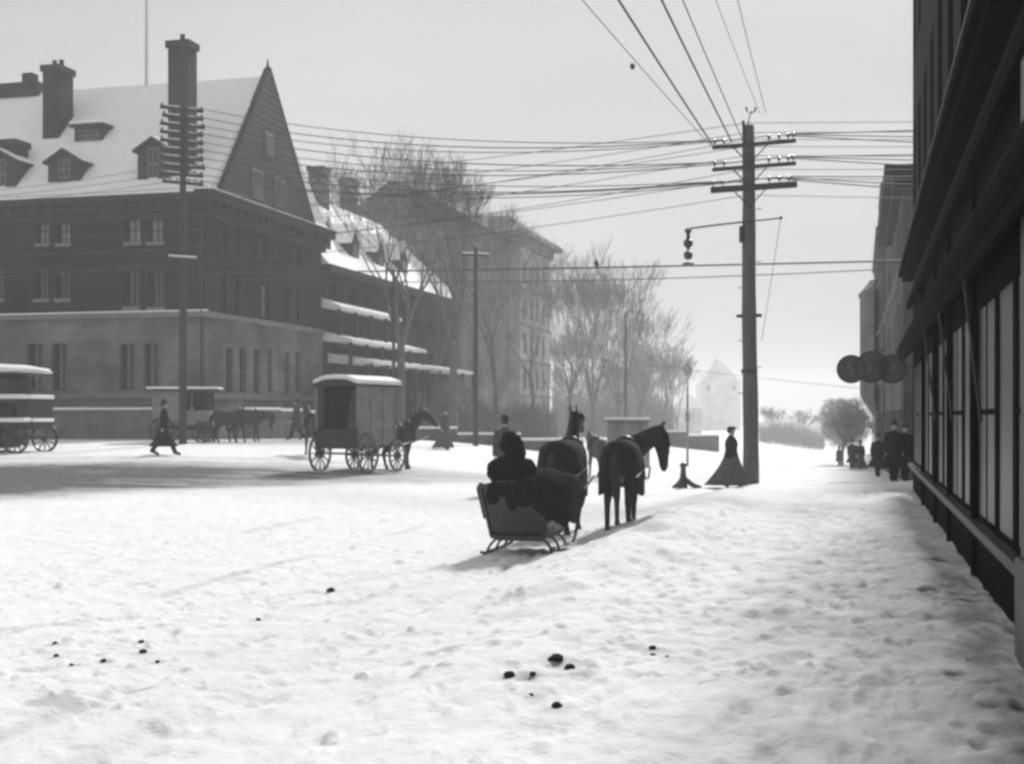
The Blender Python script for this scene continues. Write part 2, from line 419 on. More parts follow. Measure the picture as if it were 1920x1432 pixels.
def build_ground():
    ang = np.concatenate([np.arange(-180, -30, 3.0), np.arange(-30, 30, .085), np.arange(30, 180, 3.0)])
    rad = [.4]
    while rad[-1] < 9.0: rad.append(rad[-1]*1.012)
    while rad[-1] < 26: rad.append(rad[-1]*1.0042)
    while rad[-1] < 45: rad.append(rad[-1]*1.0075)
    while rad[-1] < 880: rad.append(rad[-1]*1.02)
    rad = np.array([0.0]+rad)
    A, Rr = np.meshgrid(np.radians(ang), rad)
    X = Rr*np.sin(A); Y = Rr*np.cos(A)
    Z = ground_h(X, Y)
    SL = slush(X, Y)
    rnd = random.Random(77); inner = np.where((ang >= -30) & (ang < 30))[0]; a0i = inner[0]
    def stamp(x, y, rx, ry, th, depth, rim, dark):
        r = math.hypot(x, y); q = math.degrees(math.atan2(x, y)); R_ = max(rx, ry)*2.2
        if abs(q) > 28 or r < 4: return
        i0, i1 = np.searchsorted(rad, [r-R_, r+R_]); dq = math.degrees(R_/r); j0 = a0i+int((q-dq+30)/.085); j1 = a0i+int((q+dq+30)/.085)+1
        j0 = max(j0, a0i); j1 = min(j1, inner[-1])
        if i1 <= i0 or j1 <= j0: return
        dx = X[i0:i1, j0:j1]-x; dy = Y[i0:i1, j0:j1]-y; c_, s_ = math.cos(th), math.sin(th)
        d = np.hypot((dx*c_+dy*s_)/rx, (-dx*s_+dy*c_)/ry)
        Z[i0:i1, j0:j1] += -depth*np.exp(-d**4) + rim*np.exp(-((d-1.35)/.3)**2)
        SL[i0:i1, j0:j1] = np.clip(SL[i0:i1, j0:j1] + dark*np.exp(-(d/1.15)**4), 0, 1)
    tu = math.atan2(UY, UX)
    for lane in range(26):                         # walkers' trails along the sidewalk
        s_ = rnd.uniform(-2.6, .7); t_ = rnd.uniform(5, 8); sg = rnd.uniform(-.015, .015)
        if rnd.random() < .25: s_ = rnd.uniform(-4, -2.5); sg = rnd.uniform(-.12, .1)
        k_ = 0
        while t_ < 33:
            k_ += 1; t_ += rnd.uniform(.6, .78); s_ += sg*.7+rnd.uniform(-.04, .04)
            p = W(s_+(.11 if k_ % 2 else -.11), t_); stamp(p.x, p.y, .15, .065, tu-sg+rnd.uniform(-.25, .25), rnd.uniform(.010, .026), .005, rnd.uniform(.0, .08))
    for lane in range(16):                         # hoof prints and crossing footsteps in the street
        s_ = rnd.uniform(-13, -3.4); t_ = rnd.uniform(6, 9); sg = rnd.uniform(-.25, .12); k_ = 0
        while t_ < 34:
            k_ += 1; t_ += rnd.uniform(.38, .6); s_ += sg*.4+rnd.uniform(-.06, .06)
            p = W(s_+(.14 if k_ % 2 else -.14), t_); stamp(p.x, p.y, .085, .07, tu, rnd.uniform(.006, .020), .004, rnd.uniform(.0, .05))
    for _ in range(1500):                          # kicked-up crumbs and lumps
        s_ = rnd.uniform(-11, .9); t_ = rnd.uniform(5, 26); p = W(s_, t_); w_ = rnd.uniform(.025, .07)
        stamp(p.x, p.y, w_, w_*rnd.uniform(.7, 1.3), 0, -rnd.uniform(.012, .035), 0, rnd.choice((0, 0, 0, .05, .12)))
    for (ax, ay, bx2, by2) in ((-20, 1116, 625, 1107), (640, 1262, 985, 1178), (150, 1345, 520, 1288), (-20, 1290, 380, 1150), (300, 1040, 900, 985), (100, 1075, 760, 1010), (1150, 1345, 1420, 1240)):
        pa, pb = on_ground(ax, ay), on_ground(bx2, by2); n_ = int(math.hypot(pa[0]-pb[0], pa[1]-pb[1])/.06); ht = math.atan2(pb[1]-pa[1], pb[0]-pa[0])
        for i in range(n_):                        # faint old runner lines
            f = i/n_; o_ = .12*math.sin(f*5+ax); 
            if math.sin(f*23+ay)+math.sin(f*9.1) > -.6: stamp(pa[0]+(pb[0]-pa[0])*f, pa[1]+(pb[1]-pa[1])*f+o_, .06, .03, ht, .010, .005, .025)
    sx_, sy_ = pix(972, 18.6); ss, tt = ST(sx_, sy_)
    for sd_ in (-.46, .46):                        # runner grooves behind the sleigh, curving in from the left
        for i in range(420):
            f = i/420; t_ = tt+1.0-f*11; s_ = ss+sd_-4.2*f*f; p = W(s_, t_)
            stamp(p.x, p.y, .06, .028, tu+.5*f, .012, .004, .02)
    for bx_, by_, wx_, n_ in ((1790, 1112, .35, 26), (1870, 1290, .3, 18), (1880, 1390, .3, 16), (1760, 1045, .25, 10), (1900, 1180, .2, 10)):
        gx, gy = on_ground(bx_, by_)
        for _ in range(n_):                        # soot and earth kicked up beside the shop wall
            stamp(gx+rnd.gauss(0, wx_*.5), gy+rnd.gauss(0, wx_*1.3), rnd.uniform(.03, .13), rnd.uniform(.03, .09), rnd.uniform(-1, 1), rnd.uniform(0, .02), 0, rnd.uniform(.12, .4))
    for px, py, r_, _l in CL:                      # trodden stains round the clods
        cx, cy = on_ground(px, py); w_ = r_*cy/FPX*2.2; stamp(cx+w_*.2, cy-w_*.3, w_*1.6, w_*1.1, .3, .0, 0, .26)
    na, nr = len(ang), len(rad)
    co = np.stack([X, Y, Z], -1).reshape(-1, 3)
    i = np.arange(nr-1)[:, None]*na; j = np.arange(na)[None, :]; jn = (j+1) % na
    f = np.stack([i+j, i+jn, i+na+jn, i+na+j], -1).reshape(-1, 4)[:, ::-1]
    me = bpy.data.meshes.new('ground')
    me.vertices.add(len(co)); me.vertices.foreach_set('co', co.ravel())
    me.loops.add(f.size); me.loops.foreach_set('vertex_index', f.ravel())
    me.polygons.add(len(f)); me.polygons.foreach_set('loop_start', np.arange(0, f.size, 4)); me.polygons.foreach_set('loop_total', np.full(len(f), 4))
    me.update(calc_edges=True); me.validate()
    me.polygons.foreach_set('use_smooth', np.ones(len(f), bool))
    at = me.attributes.new('slush', 'FLOAT', 'POINT')
    at.data.foreach_set('value', SL.ravel().astype(np.float32))
    o = bpy.data.objects.new('ground', me); col.objects.link(o)
    tag(o, 'trampled white snow over street, crossing and sidewalk', kind='structure')
    m = bpy.data.materials.new('trodden_snow'); m.use_nodes = True
    n = m.node_tree.nodes; l = m.node_tree.links.new; p = n['Principled BSDF']
    p.inputs['Roughness'].default_value = .8; p.inputs['Specular IOR Level'].default_value = .15
    a = n.new('ShaderNodeAttribute'); a.attribute_name = 'slush'
    tc = n.new('ShaderNodeTexCoord')
    nz = n.new('ShaderNodeTexNoise'); nz.inputs['Scale'].default_value = 2.6; nz.inputs['Detail'].default_value = 9; nz.inputs['Roughness'].default_value = .65
    l(tc.outputs['Object'], nz.inputs['Vector'])
    r = n.new('ShaderNodeMapRange'); r.inputs['From Min'].default_value = .3; r.inputs['From Max'].default_value = .7
    r.inputs['To Min'].default_value = -.10; r.inputs['To Max'].default_value = .14
    l(nz.outputs['Fac'], r.inputs['Value'])
    ad = n.new('ShaderNodeMath'); ad.operation = 'ADD'; ad.use_clamp = True
    l(a.outputs['Fac'], ad.inputs[0]); l(r.outputs[0], ad.inputs[1])
    mm = n.new('ShaderNodeMix'); mm.inputs[2].default_value = .86; mm.inputs[3].default_value = .10
    l(ad.outputs[0], mm.inputs[0])
    cb = n.new('ShaderNodeCombineColor')
    for k in range(3): l(mm.outputs[0], cb.inputs[k])
    l(cb.outputs[0], p.inputs['Base Color'])
    n2 = n.new('ShaderNodeTexNoise'); n2.inputs['Scale'].default_value = 17; n2.inputs['Detail'].default_value = 8; n2.inputs['Roughness'].default_value = .6
    l(tc.outputs['Object'], n2.inputs['Vector'])
    b = n.new('ShaderNodeBump'); b.inputs['Strength'].default_value = .5; b.inputs['Distance'].default_value = .05
    l(n2.outputs['Fac'], b.inputs['Height']); l(b.outputs[0], p.inputs['Normal'])
    me.materials.append(m)
build_ground()

# ================================================================== THE CORNER MANSION
def local(s0, t0, z0): return lambda s, t, z: (s-s0, t-t0, z-z0)
HS, HT = -29.6, 56.6           # east wall plane, front wall plane
HZ = 0.55
mansion = thing('mansion', 'dark brick mansion with steep snowy roof, tall chimneys and pale stone ground storey', 'house', W(HS, HT, HZ), RZ)
lc = local(HS, HT, HZ)
SW = HS - 30; TN = 70.6        # west and north ends
EV = 12.35                     # eave
BELT = on_t(330, 590, HT)[1]; WT = on_t(300, 742, HT)[1]
fF = lambda a, z, d: lc(a, HT+d, z)             # front: a = s
fE = lambda a, z, d: lc(HS-d, a, z)             # side: a = t
def FR(x0, x1, y0, y1):
    a, z1 = on_t(x0, y0, HT); b, z0 = on_t(x1, y1, HT); return (a, b, z0, z1)
def SR(x0, x1, y0, y1):
    a, z1 = on_s(x0, y0, HS); b, z0 = on_s(x1, y1, HS); zt = on_s((x0+x1)/2, y0, HS)[1]; zb = on_s((x0+x1)/2, y1, HS)[1]; return (a, b, zb, zt)
top_f = [FR(69, 91, 412, 456), FR(108, 131, 412, 456), FR(236, 263, 410, 453), FR(279, 305, 410, 453)]
mid_f = [FR(66, 90, 508, 560), FR(106, 130, 508, 560), FR(234, 261, 508, 575), FR(280, 306, 508, 575), FR(-20, 6, 508, 560)]
low_f = [FR(53, 84, 645, 732), FR(99, 129, 645, 732), FR(226, 257, 645, 731), FR(271, 302, 645, 731)]
bas_f = [FR(224, 252, 771, 803), FR(270, 300, 771, 803), FR(60, 84, 771, 803), FR(100, 126, 771, 803)]
top_s = [SR(417, 428, 416, 470), SR(439, 450, 418, 474), SR(488, 500, 440, 488), SR(536, 546, 455, 495), SR(556, 565, 458, 497)]
mid_s = [SR(414, 424, 512, 590), SR(438, 449, 514, 592), SR(491, 506, 532, 596), SR(534, 543, 540, 600), SR(554, 562, 543, 600)]
low_s = [SR(422, 434, 652, 735), SR(447, 460, 652, 735), SR(474, 485, 655, 735), SR(500, 509, 655, 735), SR(532, 541, 660, 735), SR(553, 562, 660, 735)]
w = MB(); holes(w, SW, HS, BELT, EV, top_f+mid_f, .28, fF); holes(w, HT, TN, BELT, EV, top_s+mid_s, .28, fE)
w.add([lc(SW, TN, BELT), lc(HS, TN, BELT), lc(HS, TN, EV), lc(SW, TN, EV), lc(SW, HT, BELT), lc(SW, HT, EV)], [(0, 1, 2, 3), (0, 3, 5, 4)])
w.build('brick_wall', M['brick'], mansion)
w = MB(); o_ = .06
gF = lambda a, z, d: lc(a, HT-o_+d, z); gE = lambda a, z, d: lc(HS+o_-d, a, z)
holes(w, SW, HS+o_, HZ-.6, BELT, low_f+bas_f, .34, gF); holes(w, HT-o_, TN, HZ-.6, BELT, low_s, .34, gE)
w.add([lc(SW, TN, HZ-.6), lc(HS+o_, TN, HZ-.6), lc(HS+o_, TN, BELT), lc(SW, TN, BELT)], [(0, 1, 2, 3)])
w.build('stone_wall', M['limestone'], mansion)
w = MB()
w.box(SW-HS, .22, -.22, .05, BELT-.12-HZ, BELT+.14-HZ)
w.box(-.05, .22, .05, TN-HT, BELT-.12-HZ, BELT+.14-HZ)
w.box(SW-HS, .19, -.19, .05, WT-.12-HZ, WT+.1-HZ); w.box(-.05, .19, .05, TN-HT, WT-.12-HZ, WT+.1-HZ)
w.build('belt_course', M['trim'], mansion)
w = MB(); w.box(SW-HS, .20, -.20, 0, BELT+.143-HZ, BELT+.21-HZ); w.build('snow_cap', M['snow'], mansion)
for hs_, pm in ((top_f, 'pane_pale'), (mid_f, 'pane_dark')):
    for h in hs_:
        o = window(mansion, h, .28, fF, M['sash'], M[pm])
        w = MB(); w.box(h[0]-.1-HS, h[1]+.1-HS, -.08, -.002, h[2]-.16-HZ, h[2]-HZ); w.build('window_sill', M['trim'], o)
        w = MB(); w.box(h[0]-.1-HS, h[1]+.1-HS, -.04, -.002, h[3]-HZ, h[3]+.2-HZ); w.build('lintel', M['cornice'], o)
for h in low_f: window(mansion, h, .34, gF, M['sash'], M['pane_dark'], (1, 1))
for h in bas_f: window(mansion, h, .34, gF, M['sash'], M['pane_dark'], (1, 0))
for h in top_s+mid_s: window(mansion, h, .28, fE, M['sash'], M['pane_pale'], (0, 1))
for h in low_s: window(mansion, h, .34, gE, M['sash'], M['pane_dark'], (0, 1))
E = .62                        # cornice
w = MB()
for k, (e, z0, z1) in enumerate(((.2, EV-1.1, EV-.75), (.38, EV-.75, EV-.35), (E, EV-.35, EV-.02))):
    w.box(SW-HS-e, e, -e, .0, z0-HZ, z1-HZ); w.box(0, e, .0, TN-HT+e, z0-HZ, z1-HZ)
for i in range(40):
    a = SW-HS+.4+i*.75; w.box(a, a+.18, -.55, -.38, EV-.6-HZ, EV-.36-HZ)
for i in range(18):
    b = .3+i*.78; w.box(.38, .55, b, b+.18, EV-.6-HZ, EV-.36-HZ)
w.build('cornice', M['cornice'], mansion)
# steep snow-laden roof: front plane, back plane, hip over the east end
GT0, GT1 = on_s(412, 360, HS+.5)[0], on_s(591, 425, HS+.5)[0]
APT, APZ = on_s(506, 130, HS+.5)
RM = APT; run = RM-(HT-E); RH = APZ-.35-EV
hip = HS-6.4
P = lambda s, t, z: lc(s, t, z)
w = MB()
w.add([P(SW-E, HT-E, EV), P(HS+.25, HT-E, EV), P(HS+.25, TN+E, EV), P(SW-E, TN+E, EV), P(SW-E, RM, EV+RH), P(HS+.25, RM, EV+RH)],
      [(0, 1, 5, 4), (1, 2, 5), (2, 3, 4, 5), (3, 0, 4), (0, 3, 2, 1)])
w.add([P(HS+.24, HT-E, EV), P(HS+E, HT-E, EV), P(HS+E, TN+E, EV), P(HS+.24, TN+E, EV), P(HS+.24, HT-E+.4, EV+.4), P(HS+.24, TN+E-.5, EV+.4)], [(0, 1, 4), (1, 2, 5, 4), (2, 3, 5), (3, 0, 4, 5), (0, 3, 2, 1)])
w.build('roof', M['snow'], mansion)
# steep dark gable standing flush over the side wall
w = MB(); n_ = 22
for k in range(n_):
    f0, f1 = k/n_, (k+1)/n_; z0 = EV-.1+(APZ-EV+.1)*f0; z1 = EV-.1+(APZ-EV+.1)*f1
    bl = lambda f: .35*math.exp(-f*7)*0
    a0, b0 = GT0+(APT-GT0)*f0, GT1+(APT-GT1)*f0; a1, b1 = GT0+(APT-GT0)*f1, GT1+(APT-GT1)*f1; a1 = min(a1, APT-.02); b1 = max(b1, APT+.02)
    e = HS+.52-.12*(k % 2 == 0)*0
    w.add([lc(HS+.26, a0, z0), lc(e+.02, a0, z0), lc(e+.02, b0, z0), lc(HS+.26, b0, z0), lc(HS+.26, a1, z1), lc(e, a1, z1), lc(e, b1, z1), lc(HS+.26, b1, z1)],
          [(0, 1, 5, 4), (1, 2, 6, 5), (2, 3, 7, 6), (3, 0, 4, 7), (3, 2, 1, 0), (4, 5, 6, 7)])
spo = w.build('gable', M['slate'], mansion)
w = MB()
for q0, sg in ((GT0, -1), (GT1, 1)):
    w.bar(lc(HS+.38, q0+.02*sg, EV+.05), lc(HS+.38, APT+.0*sg, APZ+.08), .34, .07, up=(0, -sg, 1))
w.build('gable_coping', M['cornice'], spo)
q = MB(); q.lathe([(.10, -.1), (.07, .15), (.02, .5)], lc(HS+.38, APT, APZ+.05), 8); q.build('finial', M['cornice'], spo)
for zf_, hw_, hh_ in ((.40, .36, .95), (.07, .5, 1.25)):
    zc = EV+(APZ-EV)*zf_
    for c_ in ((APT-.15,) if zf_ > .2 else (APT-1.5, APT+1.2)):
        q = MB(); q.box(.5, .56, c_-hw_-.1-HT, c_+hw_+.1-HT, zc-.1-HZ, zc+hh_+.14-HZ)
        sv = q.build('gable_window', M['trim'], spo)
        q = MB(); q.box(.562, .575, c_-hw_-HT, c_+hw_-HT, zc-HZ+.003, zc+hh_-.003-HZ); q.build('pane', M['pane_dark'], sv)
        q = MB(); q.box(.577, .59, c_-.03-HT, c_+.03-HT, zc-HZ+.003, zc+hh_-.003-HZ); q.build('glazing_bar', M['trim'], sv)
fpz = EV+RH; q = MB(); q.limb([lc(hip-.1, RM, fpz-.3), lc(hip-.1, RM, fpz+7.5)], [.09, .06], 10, round_=False); q.lathe([(.03, 7.4), (.12, 7.5), (.12, 7.6), (.03, 7.7)], lc(hip-.1, RM, fpz), 10); q.build('flagpole', M['far'], mansion, smooth=True)
w = MB(); w.box(HS-.2-HS, E-.01, -E-.04, -E+.14, EV-.01-HZ, EV+.10-HZ); w.box(E-.13, E+.05, -E+.14, TN-HT+E, EV-.01-HZ, EV+.12-HZ)
w.build('gutter', M['cornice'], mansion)
w = MB(); w.box(E-.2, E-.02, -.3, TN-HT+.4, EV+.12-HZ, EV+.2-HZ); w.build('snow_cap', M['snow'], mansion)
def roof_front_z(t): return EV + (t-(HT-E))*RH/run
def chimney(par, x0, x1, ztop_py, t0, depth, mt, name='chimney', zb=None, pots=2):
    s0 = on_t(x0, 300, t0)[0]; s1 = on_t(x1, 300, t0)[0]
    zt = on_t((x0+x1)/2, ztop_py, t0)[1]; zb = zb if zb is not None else EV
    w = MB(); w.box(s0-HS, s1-HS, t0-HT, t0+depth-HT, zb-HZ, zt-.25-HZ)
    w.box(s0-.1-HS, s1+.1-HS, t0-.1-HT, t0+depth+.1-HT, zt-.42-HZ, zt-.1-HZ)
    c = w.build(name, mt, par)
    for i in range(pots):
        q = MB(); q.lathe([(.13, 0), (.11, .35), (.14, .38)], ((s0+s1)/2-HS+(i-.5*(pots-1))*.4, t0+depth*.5-HT, zt-.1-HZ)); q.build('chimney_pot', mt, c)
    return c
chimney(mansion, 80, 110, 118, HT+2.9, 1.3, M['chimney'])
chimney(mansion, 315, 352, 72, HT+.25, .9, M['chimney'], pots=1)
chimney(mansion, -6, 28, 258, HT+.6, 1.1, M['chimney'], pots=0)
# the wall top beyond the ridge at the left edge
w = MB(); s0 = on_t(-80, 160, RM)[0]; s1 = on_t(78, 160, RM)[0]; zz = on_t(40, 158, RM)[1]
w.box(s0-HS, s1-HS, RM-HT-.4, RM-HT+.9, zz-.75-HZ, zz-HZ); w.box(s1-1.0-HS, s1-.4-HS, RM-HT-.3, RM-HT+.3, zz-HZ, zz+.5-HZ)
w.build('roof_monitor', M['chimney'], mansion)
def dormer(x0, x1, apex, eavey, boty, t, gable=True, win=True):
    s0, zb = on_t(x0, boty, t); s1 = on_t(x1, boty, t)[0]; ze = on_t(x0, eavey, t)[1]; za = on_t((x0+x1)/2, apex, t)[1]
    f = lambda a, z, d: lc(a, t+d, z); back = t + (max(za, ze)-roof_front_z(t))*run/RH + .6
    w = MB(); m = (s0+s1)/2
    hh = (s0+.32*(s1-s0), s1-.32*(s1-s0), zb+.25, ze+.1) if gable else (s0+.2, s1-.2, zb+.2, ze-.15)
    holes(w, s0, s1, zb-.2, ze+(.13 if gable else 0), [hh], .12, f)
    w.add([lc(s1, t, zb-.4), lc(s1, back, zb-.4), lc(s1, back, ze), lc(s1, t, ze), lc(s0, t, zb-.4), lc(s0, back, zb-.4), lc(s0, back, ze), lc(s0, t, ze)], [(0, 1, 2, 3), (4, 7, 6, 5)])
    if gable: w.add([lc(s0, t+.001, ze+.13), lc(s1, t+.001, ze+.13), lc(m, t+.001, za)], [(0, 1, 2)])
    d = w.build('dormer', M['slate'], mansion)
    window(d, hh, .12, f, M['trim'], M['pane_dark'], (1, 1), .06)
    e = .18; r = MB(); sn = MB()
    if gable:
        k = (za-ze)/(m-s0)
        for sg, se in ((-1, s0-e), (1, s1+e)):
            z_ = ze-e*k
            r.prism([(se, z_), (m, za), (m, za+.12), (se, z_+.12)], t-.2, back, lambda a, b, dd: lc(a, dd, b))
            sn.prism([(se, z_+.12), (m, za+.12), (m, za+.2), (se, z_+.19)], t-.12, back, lambda a, b, dd: lc(a, dd, b))
    else:
        r.prism([(s0-e, ze), (s1+e, ze), (s1+e, ze+.14), (s0-e, ze+.14)], t-.25, back+.3, lambda a, b, dd: lc(a, dd, b))
        sn.prism([(s0-e, ze+.14), (s1+e, ze+.14), (s1+e, ze+.3), (s0-e, ze+.3)], t-.2, back+.3, lambda a, b, dd: lc(a, dd, b))
    r.build('dormer_roof', M['slate'], d); sn.build('snow_cap', M['snow'], d)
dormer(90, 150, 283, 305, 346, HT+.25)
dormer(258, 316, 262, 283, 350, HT+.15)
dormer(140, 192, 235, 240, 272, HT+2.6, gable=False)
dormer(-30, 30, 285, 305, 366, HT+.1)
# downpipe on the front by the corner
a = on_t(378, 600, HT-.15)[0]; q = MB(); q.lathe([(.055, 0), (.055, EV-1.2-HZ-.2)], (a-HS, -.16, .2), 8); q.build('downpipe', M['iron'], mansion)

# ---- lower wing behind it, with snow on roof, verandas
WZ = .3
wing = thing('brick_wing', 'lower brick wing beyond the spire with snowy dormered roof and snow-topped verandas', 'house', W(-29.8, 71.0, WZ), RZ)
lw = local(-29.8, 71.0, WZ)
w0, w1, we = 71.0, 97.5, HC+8.7
fw_ = lambda a, z, d: lw(-29.8-d, a, z)
hs_ = []
for i in range(8):
    a = w0+1.2+i*3.1
    hs_ += [(a, a+1.0, 7.9, 9.7), (a, a+1.0, 4.6, 6.5), (a, a+1.0, 1.6, 3.5)]
w = MB(); holes(w, w0, w1, WZ-.8, we, hs_, .25, fw_)
w.add([lw(-29.8, w1, WZ-.8), lw(-44, w1, WZ-.8), lw(-44, w1, we), lw(-29.8, w1, we)], [(0, 1, 2, 3)])
w.add([lw(-44, w0, WZ-.8), lw(-44, w1, WZ-.8), lw(-44, w1, we), lw(-44, w0, we)], [(0, 1, 2, 3)])
w.add([lw(-29.8, w0, WZ-.8), lw(-44, w0, WZ-.8), lw(-44, w0, we), lw(-29.8, w0, we)], [(0, 1, 2, 3)])
w.build('wall', M['brick'], wing)
for h in hs_: window(wing, h, .25, fw_, M['sash'], M['pane_dark'], (0, 1))
w = MB(); w.add([lw(-29.3, w0, we), lw(-29.3, w1+.4, we), lw(-44.5, w1+.4, we), lw(-44.5, w0, we), lw(-34.6, w0, we+5.6), lw(-34.6, w1-4, we+5.6)],
                [(0, 1, 5, 4), (1, 2, 5), (2, 3, 4, 5), (3, 0, 4), (0, 3, 2, 1)]); w.build('roof', M['snow'], wing)
w = MB(); w.box(.1, .62, 0, w1-w0+.5, we-.45-WZ, we-.02-WZ); w.build('cornice', M['cornice'], wing)
for i in range(4):
    a = w0+2.2+i*4.6; q = MB(); s_ = -30.4
    q.prism([(a-.75, we+.7), (a+.75, we+.7), (a+.75, we+2.1), (a, we+3.0), (a-.75, we+2.1)], s_, s_-3.2, lambda p, b, d: lw(d, p, b))
    d = q.build('dormer', M['slate'], wing)
    q = MB(); q.prism([(a-.95, we+1.95), (a, we+3.1), (a+.95, we+1.95), (a+.95, we+2.15), (a, we+3.3), (a-.95, we+2.15)], s_+.15, s_-3.3, lambda p, b, d_: lw(d_, p, b)); q.build('dormer_roof', M['snow'], d)
    q = MB(); q.box(s_+29.8, s_+29.84, a-.35-w0, a+.35-w0, we+.95-WZ, we+1.95-WZ); q.build('pane', M['pane_dark'], d)
q = MB(); q.box(-34.9+29.8, -33.9+29.8, 10, 11.2, we+4-WZ, we+7.6-WZ); q.box(-35+29.8, -33.8+29.8, 9.9, 11.3, we+7.3-WZ, we+7.6-WZ); q.build('chimney', M['chimney'], wing)
for (zv, a0, a1, dp) in ((HC+6.3, w0, w0+10.5, 1.2), (HC+4.4, w0, w0+13.5, 1.9), (HC+3.2, w0+1, w0+22, 2.8)):
    q = MB(); q.add([lw(-29.8, a0, zv+.45), lw(-29.8, a1, zv+.45), lw(-29.8+dp, a1, zv), lw(-29.8+dp, a0, zv),
                     lw(-29.8, a0, zv-.1), lw(-29.8, a1, zv-.1), lw(-29.8+dp, a1, zv-.2), lw(-29.8+dp, a0, zv-.2)],
                    [(0, 1, 2, 3), (7, 6, 5, 4), (3, 2, 6, 7), (0, 3, 7, 4), (1, 5, 6, 2)]); vr = q.build('veranda_roof', M['snow'], wing)
    q = MB()
    for i in range(int((a1-a0)/2.6)+1):
        b = a0+.2+i*2.6; q.box(dp-.3, dp-.12, b-w0, b+.18-w0, (WZ-.6 if dp > 1.5 else HC+4.6)-WZ, zv-.18-WZ)
    q.build('veranda_posts', M['cornice'], vr)

# ---- apartment block farther along, overhanging eaves
AS, AT, AZ = -29.0, 95.0, -.4
_t0 = on_s(975, 415, AS)[0]; _t1 = on_s(1031, 475, AS)[0]
apart = thing('apartment_building', 'tall pale five-storey apartment block with wide overhanging eaves behind the bare trees', 'building', W(AS, _t0, AZ), RZ)
la = local(AS, _t0, AZ); AE = HC+16.2; AW = AS-13
hs_ = []; hf = []
for j in range(5):
    zb = AZ+1.6+j*3.15
    for i in range(4):
        a = _t0+1.3+i*(_t1-_t0-2)/4; hs_.append((a, a+1.1, zb, zb+1.9))
    for i in range(5):
        a = AW+.9+i*2.5; hf.append((a, a+1.05, zb, zb+1.9))
fa = lambda a, z, d: la(AS-d, a, z); ff = lambda a, z, d: la(a, _t0+d, z)
w = MB(); holes(w, _t0, _t1, AZ-1.5, AE, hs_, .25, fa); holes(w, AW, AS, AZ-1.5, AE, hf, .25, ff)
w.add([la(AW, _t0, AZ-1.5), la(AW, _t1, AZ-1.5), la(AW, _t1, AE), la(AW, _t0, AE)], [(0, 1, 2, 3)])
w.add([la(AW, _t1, AZ-1.5), la(AS, _t1, AZ-1.5), la(AS, _t1, AE), la(AW, _t1, AE)], [(0, 1, 2, 3)])
w.build('wall', M['apart'], apart)
for h in hs_: window(apart, h, .25, fa, M['trim'], M['pane_dark'], (0, 1))
for h in hf: window(apart, h, .25, ff, M['trim'], M['pane_dark'], (0, 1))
w = MB(); e = 1.1; ln = _t1-_t0
for (ee, z0, z1) in ((.35, AE-1.2, AE-.4), (e, AE-.4, AE)):
    w.box(AW-AS-ee, ee, -ee, ln+ee, z0-AZ, z1-AZ)
w.build('cornice', M['apart_dark'], apart)
w = MB(); w.add([(AW-AS-e, -e, AE-AZ), (e, -e, AE-AZ), (e, ln+e, AE-AZ), (AW-AS-e, ln+e, AE-AZ), (AW-AS+2, 2.2, AE+1.9-AZ), (-1.6, 2.2, AE+1.9-AZ), (-1.6, ln-3, AE+1.9-AZ), (AW-AS+2, ln-3, AE+1.9-AZ)],
                [(0, 1, 5, 4), (1, 2, 6, 5), (2, 3, 7, 6), (3, 0, 4, 7), (4, 5, 6, 7), (3, 2, 1, 0)]); w.build('roof', M['apart_dark'], apart)
w = MB(); w.box(-1.2, 0, 5, 6, 2.0, 2.6)
for j in range(1, 5): w.box(-.01, .12, -.1, ln+.1, j*3.15+.9, j*3.15+1.08)
w.build('belt_course', M['trim'], apart)

# ---- brown gabled block left of it
BT = 99.0
bl = thing('gabled_building', 'brown brick block with pointed gable and chimney behind the tallest bare tree', 'building', W(-48, BT, -.3), RZ)
lb = local(-48, BT, -.3)
s0 = on_t(655, 400, BT)[0]; s1 = on_t(862, 400, BT)[0]; ze = on_t(862, 405, BT)[1]; zp = on_t(745, 343, BT)[1]; sp_ = on_t(745, 343, BT)[0]
hf = [(s0+.9+i*2.1, s0+1.9+i*2.1, 1+j*3.3, 3+j*3.3) for i in range(3) for j in range(4)]
fb = lambda a, z, d: lb(a, BT+d, z)
w = MB(); holes(w, s0, s1, -1.5, ze, hf, .25, fb)
w.add([lb(s0, BT, -1.5), lb(s0, BT+20, -1.5), lb(s0, BT+20, ze), lb(s0, BT, ze), lb(s1, BT, -1.5), lb(s1, BT+20, -1.5), lb(s1, BT+20, ze), lb(s1, BT, ze)], [(0, 1, 2, 3), (4, 7, 6, 5)])
w.build('wall', M['apart_dark'], bl)
for h in hf: window(bl, h, .25, fb, M['trim'], M['pane_dark'], (0, 1))
w = MB(); w.prism([(s0-.5, ze-.2), (s1+.5, ze-.2), (s1+.5, ze), (sp_+.6, zp), (sp_-.6, zp), (s0-.5, ze)], BT-.5, BT+20, lambda a, b, d: lb(a, d, b)); w.build('roof', M['slate'], bl)
w = MB(); a = on_t(652, 340, BT+3)[0]; zt = on_t(652, 338, BT+3)[1]; w.box(a-.5+48, a+.6+48, 2.5, 3.8, ze-2+.3, zt+.3); w.box(a-.6+48, a+.7+48, 2.4, 3.9, zt-.1, zt+.35); w.build('chimney', M['chimney'], bl)

